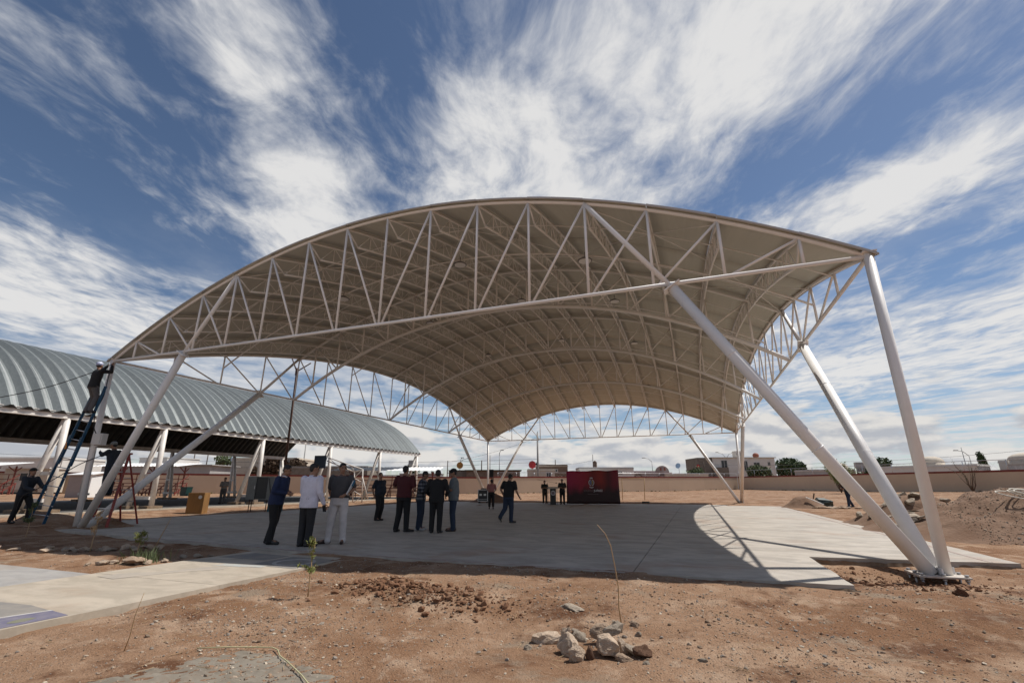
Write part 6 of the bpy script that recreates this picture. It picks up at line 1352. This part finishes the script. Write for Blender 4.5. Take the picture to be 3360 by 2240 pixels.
# ------------------------------------------------------------------ clods thrown up in the ridge, loose gravel
base_ico = bmesh.new(); bmesh.ops.create_icosphere(base_ico, subdivisions=1, radius=1.0); IV = np.array([v.co[:] for v in base_ico.verts]); IF = np.array([[v.index for v in f.verts] for f in base_ico.faces]); base_ico.free()
def scatter(name, P, S, m, label, cat, seed, squash=.7):
    r = np.random.default_rng(seed); n = len(P); q = r.normal(size=(n, 4)); q /= np.linalg.norm(q, axis=1)[:, None]; w, x, y, z = q.T
    Rm = np.stack([np.stack([1 - 2 * (y * y + z * z), 2 * (x * y - z * w), 2 * (x * z + y * w)], -1), np.stack([2 * (x * y + z * w), 1 - 2 * (x * x + z * z), 2 * (y * z - x * w)], -1), np.stack([2 * (x * z - y * w), 2 * (y * z + x * w), 1 - 2 * (x * x + y * y)], -1)], 1)
    sh = IV[None] * (1 + r.normal(0, .20, (n, len(IV), 1))) * np.stack([np.ones(n), r.uniform(.6, 1, n), r.uniform(.45, .9, n)], 1)[:, None, :]
    V = np.einsum('nij,nvj->nvi', Rm, sh) * S[:, None, None]; V[..., 2] *= squash; V += P[:, None, :]
    Fg = (IF[None] + (np.arange(n) * len(IV))[:, None, None]).reshape(-1, 3)
    o = arrays_object(name, V.reshape(-1, 3), Fg, m); tag(o, label, cat, kind='stuff'); return o
def pebble_mat(name, cols):
    m = bpy.data.materials.new(name); m.use_nodes = True; t = m.node_tree; b = t.nodes['Principled BSDF']; b.inputs['Roughness'].default_value = .9; b.inputs['Specular IOR Level'].default_value = .2
    g = t.nodes.new('ShaderNodeNewGeometry'); cr_ = t.nodes.new('ShaderNodeValToRGB'); cr_.color_ramp.interpolation = 'CONSTANT'; e = cr_.color_ramp.elements
    e[0].color = (*cols[0], 1); e[1].color = (*cols[1], 1); e[1].position = 1 / len(cols)
    for k, c in enumerate(cols[2:]): x = e.new((k + 2) / len(cols)); x.color = (*c, 1)
    t.links.new(g.outputs['Random Per Island'], cr_.inputs[0]); t.links.new(cr_.outputs[0], b.inputs['Base Color']); MATS[name] = m
pebble_mat('pebbles', [(.28, .19, .125), (.26, .215, .175), (.34, .265, .20), (.19, .14, .10), (.24, .145, .09), (.44, .37, .29), (.24, .205, .175), (.30, .22, .16)])
pebble_mat('clods', [(.20, .105, .060), (.16, .08, .044), (.23, .13, .078), (.18, .095, .053)])
def gsurf(P): return np.array([ground_at(a, b) for a, b in P])
rg_ = np.random.default_rng(3)
def field(n, x0, x1, y0, y1, dens_f, seed):
    r = np.random.default_rng(seed); x = r.uniform(x0, x1, n); y = r.uniform(y0, y1, n)
    f = fbm(x, y, dens_f, 3, seed * 1.7); k = (r.random(n) < np.clip(.45 + 1.1 * f, .06, 1)) & ~on_concrete(x, y); return x[k], y[k]
x1_, y1_ = field(44000, 1.3, 13.5, -9.2, -1.2, .55, 21); x2_, y2_ = field(4500, -9, 1.3, -4.6, -1.0, .5, 22); x3_, y3_ = field(2600, 9.6, 15, -3, 1.0, .6, 24); x4_, y4_ = field(3000, 12.9, 21, 1, 12, .4, 25)
xx = np.concatenate([x1_, x2_, x3_, x4_]); yy = np.concatenate([y1_, y2_, y3_, y4_]); S = .0048 * (1 - rg_.random(len(xx))) ** -.37; S = np.minimum(S, .026)
P = np.stack([xx, yy, gsurf(zip(xx, yy)) + S * .25], 1); scatter('gravel', P, S, 'pebbles', 'loose pebbles scattered over the bare earth', 'gravel', 5)
# denser grit in patches
gp = []
for cx, cy, sx, sy, n in ((3.6, -5.9, .7, .35, 1500), (2.3, -3.9, .35, .2, 350), (8.3, -4.6, 1.0, .6, 900), (9.6, -4.0, 1.3, .8, 1100), (5.0, -3.4, 1.2, .35, 700), (6.9, -3.9, 1.4, .5, 900), (2.2, -7.4, .5, .5, 500), (4.35, -6.75, .42, .28, 1500)):
    gp.append(np.stack([rg_.normal(cx, sx, n), rg_.normal(cy, sy, n)], 1))
gp = np.concatenate(gp); gp = gp[~on_concrete(gp[:, 0], gp[:, 1])]; S = .004 * (1 - rg_.random(len(gp))) ** -.40; S = np.minimum(S, .024)
scatter('grit', np.column_stack([gp, gsurf(gp) + S * .25]), S, 'pebbles', 'patches of denser grey grit on the bare earth', 'gravel', 6)
n = 1300; cx = np.concatenate([rg_.normal(3.55, .45, n // 2), rg_.normal(4.6, .55, n - n // 2)]); cy = np.concatenate([rg_.normal(-3.95, .22, n // 2), rg_.normal(-4.22, .22, n - n // 2)]); S = np.minimum(.010 * (1 - rg_.random(n)) ** -.5, .055)
scatter('clod_ridge', np.column_stack([cx, cy, gsurf(zip(cx, cy)) + S * .4]), S, 'clods', 'ridge of crumbled reddish earth clods right of the sapling', 'clods', 7)
n = 900; cx = rg_.normal(10.6, .7, n); cy = rg_.normal(-.2, .7, n); k = ~on_concrete(cx, cy); cx, cy = cx[k], cy[k]; S = np.minimum(.009 * (1 - rg_.random(len(cx))) ** -.5, .06)
scatter('pit_clods', np.column_stack([cx, cy, gsurf(zip(cx, cy)) + S * .3]), S, 'clods', 'crumbled earth in the pit round the near footing', 'clods', 8)
n = 7000; cx = rg_.uniform(14.2, 20.4, n); cy = rg_.uniform(5.3, 9.8, n); X = (cx - 16.4) / 3.9; Y = (cy - 8.2) / 2.9; r2 = X * X + Y * Y; zz = -.05 + 1.22 * np.exp(-1.9 * r2 ** 1.15) - .122 * r2; k = (r2 < 1.2) & (rg_.random(n) < .85); S = np.minimum(.011 * (1 - rg_.random(n)) ** -.36, .045)
zz2 = zz + .30 * 1.22 * (fbm(X, Y, 2.1, 4, 2.2) * .8 + fbm(X, Y, 6.5, 3, 5.2) * .28) * np.exp(-1.4 * r2)
scatter('mound_gravel', np.column_stack([cx, cy, zz2 + .005])[k], S[k] * .8, 'pebbles', 'grey gravel strewn over the face of the big mound', 'gravel', 9)

# weeds and windblown dirt along the foot of the walls
wp = []
for (a0, a1), n in ((((-76, 19.2), (-22.2, 60.4)), 500), (((-22, 60.6), (15.4, 96.6)), 500), (((15.7, 96.6), (62, 33)), 400)):
    a0, a1 = np.array(a0), np.array(a1); t_ = np.sort(rg_.random(n)); d_ = (a1 - a0) / np.linalg.norm(a1 - a0); nn_ = np.array([d_[1], -d_[0]]); 
    if nn_ @ (np.array([7.7, -10]) - a0) < 0: nn_ = -nn_
    wp.append(a0 + t_[:, None] * (a1 - a0) + nn_ * rg_.uniform(.1, .5, n)[:, None])
wp = np.concatenate(wp); S = .05 * (1 - rg_.random(len(wp))) ** -.35; S = np.minimum(S, .22)
pebble_mat('dry_weed', [(.13, .085, .05), (.17, .12, .07), (.10, .07, .04), (.15, .12, .06)])
scatter('wall_foot_weeds', np.column_stack([wp, gz(wp[:, 0], wp[:, 1]) + S * .3]), S, 'dry_weed', 'dry brown weeds along the foot of the boundary walls', 'weeds', 31)
